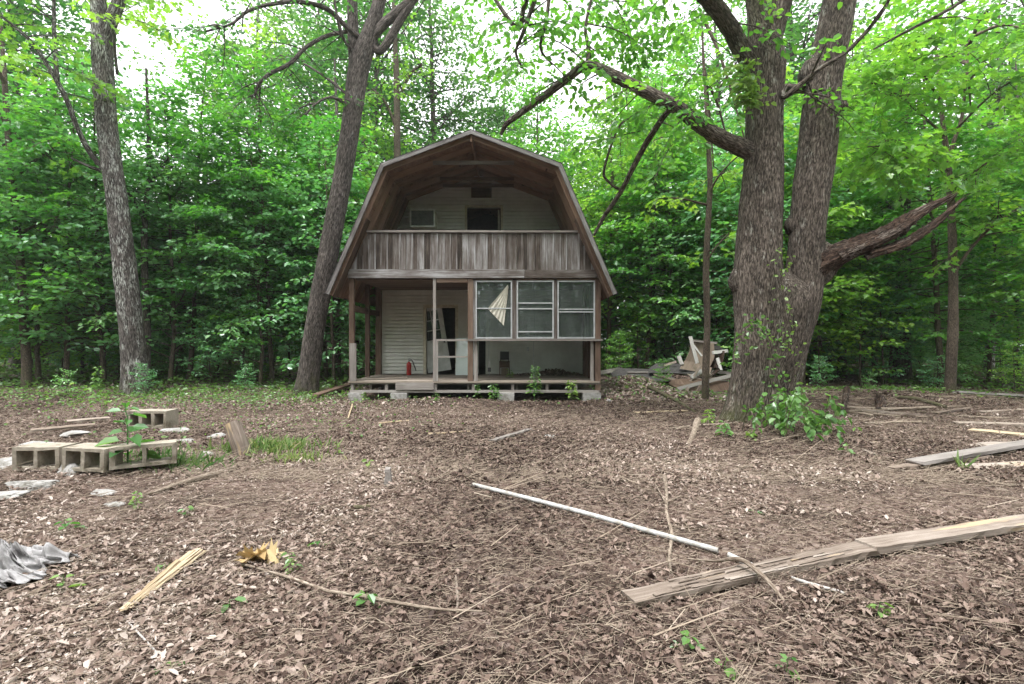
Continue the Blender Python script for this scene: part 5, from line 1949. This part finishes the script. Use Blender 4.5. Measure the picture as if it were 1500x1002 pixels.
def cloth():
    p = gp(18, 846)
    n = 60
    u, v = np.meshgrid(np.linspace(-1, 1, n), np.linspace(-1, 1, n))
    q = np.stack([u, v, 0 * u], -1).reshape(-1, 3)
    f1 = np.abs(fbm(q * np.array([1.6, 3.4, 1]) + 3, 3) - .5) * 2
    f2 = np.abs(fbm(q * np.array([4, 6, 1]) + 9, 2) - .5) * 2
    edge = fbm(q * 2.2 + 20, 2)
    rr = np.maximum(np.abs(q[:, 0]), np.abs(q[:, 1]))
    h = (.15 * (1 - f1) ** 4 + .09 * (1 - f2) ** 3) * np.clip(1.35 - rr, 0, 1)
    sx, sy = .19 * (.6 + .8 * edge), .22 * (.6 + .8 * edge)
    x = p[0] + q[:, 0] * sx + .10 * (f1 - .5)
    y = p[1] + q[:, 1] * sy + .10 * (f2 - .5)
    V = np.stack([x, y, gh(x, y) + .012 + h], -1)
    i = np.arange(n - 1)[:, None] * n + np.arange(n - 1)[None]
    F = np.stack([i, i + 1, i + n + 1, i + n], -1).reshape(-1, 4)
    g = G()
    g.add(V, F)
    o = put_mesh(g, 'cloth', M['cloth'], tuple(p), 'crumpled dirty grey cloth at the left edge of the foreground', 'cloth', None, True)
    s = o.modifiers.new('cloth_thickness', 'SOLIDIFY')
    s.thickness = .004


cloth()


def dry_leaf():
    p = gp(371, 826)
    g = G()
    rng = np.random.default_rng(3)
    k = 9
    a = np.arange(k) * 2.4
    D = np.stack([np.cos(a), np.sin(a), rng.uniform(-.05, .22, k)], -1)
    leaves(g, np.repeat(p[None] + [0, 0, .03], k, 0) + rng.normal(0, .02, (k, 3)) * [1, 1, .5], D, np.array([0, 0, 1.]) + rng.normal(0, .5, (k, 3)),
           rng.uniform(.09, .15, k), T_MAPLE, rng.random(k), cu=rng.normal(-.2, .4, k), cv=rng.normal(.3, .3, k))
    put_mesh(g, 'dry_leaf_clump', M['yellow_leaf'], tuple(p), 'clump of curled dry yellow leaves in the left foreground', 'leaf clump')


dry_leaf()


# ------------------------------------------------------------------ weeds and seedlings, each a thing with stem and leaves
def weed(loc, H, n, ls, label, seed, name='weed', cat='weed', T=T_MID, lean=(0, 0), mat='leaf_weed', arch=0.0, stemr=.006, group=None, spread=1.0):
    rng = np.random.default_rng(seed)
    e = empty(name, tuple(loc), label, cat, group)
    g, cr = G(), G()
    k = 10
    t = np.linspace(0, 1, k)
    path = np.stack([lean[0] * t * H + arch * H * t ** 2, lean[1] * t * H, -.02 + (H + .02) * (t - .35 * abs(arch) * t ** 2.5)], -1)
    path += np.cumsum(rng.normal(0, .008 * H, (k, 3)), 0)
    tube(g, path, np.linspace(stemr, stemr * .35, k), 6)
    P, D, S, N = [], [], [], []
    for i in range(n):
        f = .18 + .82 * (i + .5) / n
        p = np.array([np.interp(f, t, path[:, c]) for c in range(3)])
        az = i * 2.4 + rng.normal(0, .3)
        d = np.array([math.cos(az), math.sin(az), rng.uniform(-.1, .5)])
        s = ls * rng.uniform(.7, 1.2) * (1.15 - .5 * f)
        pl = s * .35 * spread
        q = p + nrm(d) * pl
        tube(g, np.array([p, q]), np.array([stemr * .4, stemr * .25]), 4)
        P.append(q)
        D.append(d + [0, 0, -.25])
        N.append(np.array([0, 0, 1.]) + rng.normal(0, .3, 3))
        S.append(s)
    leaves(cr, np.array(P), np.array(D), np.array(N), np.array(S), T, np.clip(rng.normal(.6, .2, n), 0, 1), cu=rng.normal(-.25, .15, n), cv=rng.normal(.1, .1, n))
    g.build('stem', M['leaf_weed'], e)
    cr.build('leaves', M[mat], e)
    return e


def weeds():
    weed(gp(187, 692), .72, 15, .20, 'tall broad-leaved weed growing between the concrete blocks', 1, stemr=.011)
    weed(gp(150, 604), .9, 9, .13, 'arching vine shoot bending left before the left woods', 2, arch=-.9, lean=(.1, 0))
    weed(gp(143, 577), .75, 36, .16, 'bushy green weed at the foot of the lichened trunk', 3)
    weed(at(783, 586, 11.75), .80, 90, .09, 'tall feathery weed growing up before the porch', 4, stemr=.007, spread=3.2)
    weed(at(838, 586, 11.75), .48, 40, .11, 'leafy weed below the right end of the porch', 5, spread=2)
    weed(at(722, 588, 11.75), .40, 36, .11, 'broad weed below the middle of the porch', 6, spread=1.6)
    weed(at(700, 578, 11.7), .25, 14, .08, 'low weed left of the middle porch pier', 7)
    weed(at(640, 588, 11.4), .20, 16, .07, 'small weed on the stones before the step', 8)
    weed(at(533, 586, 11.6), .18, 14, .07, 'small weed before the left porch pier', 9)
    weed(at(730, 580, 11.72), .20, 12, .07, 'weed shoot beside the middle porch pier', 10)
    weed((-.05, 13.0, .495), .22, 18, .09, 'weed sprouting through the porch floor', 11, spread=1.5)
    weed(gp(1062, 640), .22, 16, .10, 'low weed at the left foot of the twin-trunked tree', 14)
    weed(gp(1040, 622), .26, 20, .11, 'leafy weed left of the twin-trunked tree', 15)
    weed(gp(1100, 644), .14, 12, .09, 'small weed straight before the twin-trunked tree', 16)
    weed(gp(1242, 667), .16, 5, .10, 'lone bright green leafy sprout right of the vine bush', 17)
    gr = 'seedlings in the bare clearing'
    for k, (px, py, H, n, ls, lab) in enumerate((
            (466, 802, .05, 3, .10, 'bright green seedling leaf in the centre left of the clearing'),
            (245, 836, .05, 3, .08, 'small seedling above the splintered stake'),
            (338, 893, .06, 4, .09, 'pale green seedling right of the splintered stake'),
            (540, 888, .08, 6, .08, 'green seedling growing at the long thin branch'),
            (430, 838, .09, 8, .05, 'yellow-green seedling right of the dry yellow leaves'),
            (424, 824, .07, 6, .05, 'tiny seedling just right of the dry yellow leaves'),
            (90, 868, .10, 5, .07, 'thin seedling beside the grey cloth'),
            (98, 780, .10, 6, .08, 'small seedling above the grey cloth'),
            (1105, 752, .03, 2, .06, 'single green leaf lying right of the crooked stick'),
            (542, 684, .08, 5, .09, 'seedling with round leaves beside the grey stub'),
            (497, 668, .18, 10, .05, 'wispy seedling between the grass clump and the grey stub'),
            (232, 985, .03, 4, .07, 'seedling near the bottom edge on the left'),
            (1015, 955, .08, 6, .07, 'seedling by the dead brush in the right foreground'),
            (1060, 985, .05, 4, .07, 'seedling near the bottom edge right of centre'),
            (1150, 990, .08, 6, .06, 'seedling at the bottom edge far right of centre'),
            (1285, 905, .09, 6, .06, 'seedling on the bare ground below the weathered plank'),
            (200, 745, .16, 16, .05, 'pale feathery seedling below the tall weed'),
            (272, 755, .06, 6, .06, 'small yellow-green seedling below the grey rotten branch'))):
        weed(gp(px, py), H, n, ls, lab, 300 + k, 'seedling', 'seedling', lean=(RNG.uniform(-.3, .3), 0), stemr=.003, group=gr)
    # vine bush beside the twin trunk: arching runners with round leaves
    rng = np.random.default_rng(77)
    p = gp(1172, 636)
    e = empty('vine_bush', tuple(p), 'tangled bright green vine bush at the right foot of the twin-trunked tree', 'bush')
    g, cr = G(), Crown()
    for i in range(26):
        az = rng.uniform(0, 6.283)
        r = rng.uniform(.15, .62)
        h = rng.uniform(.22, .66)
        o = np.array([rng.normal(0, .30), rng.normal(0, .25), 0])
        P = smooth_path(np.array([o, o + [math.cos(az) * r * .4, math.sin(az) * r * .4, h], o + [math.cos(az) * r * .8, math.sin(az) * r * .7, h * .8], o + [math.cos(az) * r * 1.1, math.sin(az) * r, h * .3]]), 9)
        tube(g, P, np.linspace(.006, .002, 9), 4, cap=False)
        for a, b in zip(P[1:-1], P[2:]):
            cr.twig(a, b, .115, rng, rng.uniform(.2, .75), .6, .6)
    g.build('stems', M['bark_thin'], e)
    o = bpy.data.objects.new('leaves', cr.mesh('leaves', M['leaf_weed'], T_MID, rng=rng))
    COL.objects.link(o)
    o.parent = e
    # climbing vine on the left stem of the twin trunk
    for nm, lab, pts, ls, m in (('climbing_vine', 'leafy vine climbing the lower front of the twin trunk', [(1150, 600), (1135, 540), (1120, 490), (1105, 470), (1080, 500), (1072, 535)], .09, 3),
                                ('climbing_vine', 'vine winding up the crotch between the two stems', [(1172, 600), (1160, 520), (1150, 460), (1145, 400), (1142, 360)], .07, 2),
                                ('climbing_vine', 'hanging bunch of vine leaves high on the left stem', [(1090, 95), (1088, 120), (1095, 135), (1100, 150), (1085, 150)], .10, 6)):
        base = at(*pts[0], 8.45)
        e = empty(nm, tuple(base), lab, 'vine', 'vines on the twin-trunked tree')
        g, cr = G(), Crown()
        P = smooth_path(np.array([at(*q, 8.42) for q in pts]) - base, 26)
        tube(g, P, .006, 5, cap=False)
        for a, b in zip(P[:-1], P[1:]):
            for _ in range(m):
                d = np.array([rng.normal(0, .14), -abs(rng.normal(0, .07)), rng.normal(0, .08)])
                cr.twig(a, a + d, ls, rng, rng.uniform(.3, .7), .9, 1.2)
        g.build('stem', M['bark_thin'], e)
        o = bpy.data.objects.new('leaves', cr.mesh('leaves', M['leaf_weed'], T_MID, rng=rng))
        COL.objects.link(o)
        o.parent = e
    # grass clumps
    for (px, py, rx, ry, n, h, lab) in ((398, 660, .66, .42, 760, .15, 'soft green grass clump right of the leaning log'),
                                        (255, 682, .50, .30, 420, .14, 'grass tuft before the slanted concrete block'),
                                        (440, 676, .35, .2, 220, .12, 'thin grass straggling right of the big grass clump'),
                                        (1412, 690, .05, .05, 12, .20, 'single tuft of grass before the boards at the right')):
        p = gp(px, py)
        g = G()
        x = p[0] + rng.normal(0, rx * .5, n)
        y = p[1] + rng.normal(0, ry * .5, n)
        P = np.stack([x, y, gh(x, y)], -1)
        D = np.stack([rng.normal(0, .45, n), rng.normal(0, .35, n), np.ones(n)], -1)
        a = rng.random(n) * 6.283
        leaves(g, P, D, np.stack([np.cos(a), np.sin(a), 0 * a], -1), h * rng.uniform(.5, 1.3, n), T_BLADE, np.clip(rng.normal(.55, .25, n), 0, 1), cu=rng.normal(-.35, .3, n))
        tag(put_mesh(g, 'grass_clump', M['grass'], tuple(p), lab, 'grass'), kind='stuff')


weeds()


# ------------------------------------------------------------------ things on and in the cabin
def porch_things():
    # air conditioner sticking out of the upper wall
    e = empty('air_conditioner', (-2.54, 14.2, 4.71), 'white window air conditioner sticking out of the upper wall', 'air conditioner')
    g = G()
    box(g, -.34, .34, -.25, .30, .0, .50)
    g.build('casing', plain_mat('ivory_plastic', (.72, .70, .62), .5, dirt=(.5, .48, .41)), e)
    g = G()
    for b in ((-.36, -.32, .0, .52), (.32, .36, .0, .52), (-.32, .32, .0, .04), (-.32, .32, .48, .52)):
        box(g, b[0], b[1], -.285, -.252, b[2], b[3])
    g.build('face_frame', plain_mat('white_plastic', (.78, .79, .78), .45, dirt=(.6, .6, .57)), e)
    g = G()
    for k in range(20):
        box(g, -.318, .318, -.272, -.254, .05 + k * .021, .062 + k * .021)
    g.build('grille', plain_mat('grille_grey', (.13, .15, .155), .5), e)
    # fire extinguisher
    x, y = (599 - 750) / F_PX * 14.15, 14.15
    e = empty('fire_extinguisher', (x, y, .497), 'small red fire extinguisher standing on the porch floor', 'fire extinguisher')
    red = plain_mat('red_enamel', (.42, .025, .02), .35, dirt=(.25, .02, .018))
    g = G()
    prof = [(.0, .062), (.01, .070), (.30, .070), (.335, .062), (.36, .040), (.375, .022), (.39, .020)]
    tube(g, np.array([(0, 0, z) for z, r in prof]), np.array([r for z, r in prof]), 24)
    g.build('cylinder', red, e, True)
    g = G()
    box(g, -.075, -.02, -.012, .012, .10, .22)
    g = G()
    tube(g, np.array([(0, 0, .388), (0, 0, .43)]), .024, 12)
    g.build('valve', M['alum'], e)
    g = G()
    plank(g, (-.02, 0, .435), (.08, 0, .455), .025, .010)
    plank(g, (-.02, 0, .462), (.075, 0, .495), .025, .008)
    g.build('handle', M['black'], e)
    g = G()
    P = smooth_path(np.array([(.02, 0, .43), (.09, .0, .42), (.14, 0, .30), (.19, 0, .17), (.20, 0, .12)]), 16)
    tube(g, P, np.linspace(.012, .016, 16), 8)
    g.build('hose', M['black'], e, True)
    # torn blind in the left window
    g = G()
    a = at(744, 417, 11.983)
    n = 11
    V, F = [], []
    for k in range(n):
        f = k / (n - 1)
        top = a + np.array([0, 0, 0]) + np.array([.015 * f, .014 * (k % 2), -.08 * f])
        foot = at(714 + 24 * f, 452 + 25 * f, 11.983)
        foot = foot + np.array([0, .015 * (k % 2), 0])
        V += [top, foot]
        if k:
            F.append([2 * k - 2, 2 * k, 2 * k + 1, 2 * k - 1])
    g.add(np.array(V), F)
    o = put_mesh(g, 'window_blind', plain_mat('cream_blind', (.50, .48, .41), .7, dirt=(.36, .34, .28)), tuple(a), 'collapsed cream blind hanging crooked in the left porch window', 'blind')
    s = o.modifiers.new('blind_thickness', 'SOLIDIFY')
    s.thickness = .002
    # broken dark chair
    x = (739 - 750) / F_PX * 14.15
    e = empty('chair', (x, 14.18, .497), 'small dark broken chair against the porch wall', 'chair')
    dk = M['brown_wood']
    g = G()
    box(g, -.13, .13, .10, .13, .44, .68)
    g.build('backrest', M['black'], e)
    g = G()
    box(g, -.15, .15, -.14, .14, .36, .40)
    g.build('seat', dk, e)
    g = G()
    box(g, -.13, .13, -.125, -.105, .22, .358)
    g.build('apron', dk, e)
    for sx in (-1, 1):
        for yy in (-.13, .10):
            g = G()
            box(g, sx * .135 - .014, sx * .135 + .014, yy, yy + .03, 0, .358)
            g.build('leg', dk, e)
        g = G()
        box(g, sx * .12 - .012, sx * .12 + .012, .102, .128, .402, .438)
        g.build('back_post', dk, e)
    # pale board under the chair
    g = G()
    box(g, x - .10, x + .10, 14.20, 14.22, .497, .70)
    put_mesh(g, 'cardboard_scrap', M['plywood'], (x, 14.21, .497), 'light scrap of board standing between the chair legs', 'board')
    # bright glossy sheet leaning by the door
    m, nt, out = new_mat('glossy_white_sheet')
    v = nd(nt, 'ShaderNodeTexCoord').outputs['Object']
    n1 = nd(nt, 'ShaderNodeTexNoise', {'Vector': v, 'Scale': 3.0, 'Detail': 4}).outputs['Fac']
    p = nd(nt, 'ShaderNodeBsdfPrincipled', {'Base Color': (.62, .68, .68, 1), 'Roughness': ramp(nt, n1, [(.4, (.08, .08, .08)), (.7, (.3, .3, .3))]), 'Specular IOR Level': .9, 'Coat Weight': .5})
    nt.links.new(p.outputs[0], out.inputs[0])
    g = G()
    plank(g, (-1.34, 14.10, .50), (-1.34, 14.36, 1.56), .56, .012, up=(0, -1, .2))
    put_mesh(g, 'glossy_sheet', m, (-1.34, 14.2, .5), 'glossy white sheet leaning against the wall right of the door', 'panel')
    # leaf heap on the porch floor
    rng = np.random.default_rng(8)
    g = G()
    n = 1500
    x = rng.normal(1.15, .42, n)
    y = 14.2 + rng.normal(0, .14, n)
    ok = (x < 2.0) & (y < 14.46) & (y > 13.5) & (x > -.1)
    x, y = x[ok], y[ok]
    n = len(x)
    z = .50 + .14 * np.exp(-((x - 1.25) / .55) ** 2) * np.clip((y - 13.7) / .6, 0, 1) * rng.random(n)
    a = rng.random(n) * 6.283
    leaves(g, np.stack([x, y, z], -1), np.stack([np.cos(a), np.sin(a), rng.normal(0, .3, n)], -1), np.array([0, 0, 1.]) + rng.normal(0, .5, (n, 3)), rng.uniform(.05, .1, n), T_MID, rng.beta(2, 3, n), cu=rng.normal(0, .3, n), cv=rng.normal(.15, .3, n))
    tag(g.build('leaf_heap', bpy.data.materials['dead_leaves']), 'drift of brown dead leaves on the porch floor', 'leaf heap', kind='stuff')


porch_things()


# ------------------------------------------------------------------ thin haze, added to lift the dark woods and pale the far trees
def haze():
    m = bpy.data.materials.new('fill_haze')  # added volume that brightens the deep shade of the woods
    m.use_nodes = True
    nt = m.node_tree
    for n in list(nt.nodes):
        if n.type != 'OUTPUT_MATERIAL':
            nt.nodes.remove(n)
    v = nd(nt, 'ShaderNodeVolumePrincipled', {'Color': (.88, .95, .92, 1), 'Density': .0007, 'Anisotropy': .25})
    nt.links.new(v.outputs[0], [n for n in nt.nodes if n.type == 'OUTPUT_MATERIAL'][0].inputs['Volume'])
    g = G()
    box(g, -170, 170, -130, 200, -1.6, 30)
    tag(g.build('haze', m), kind='stuff')


haze()
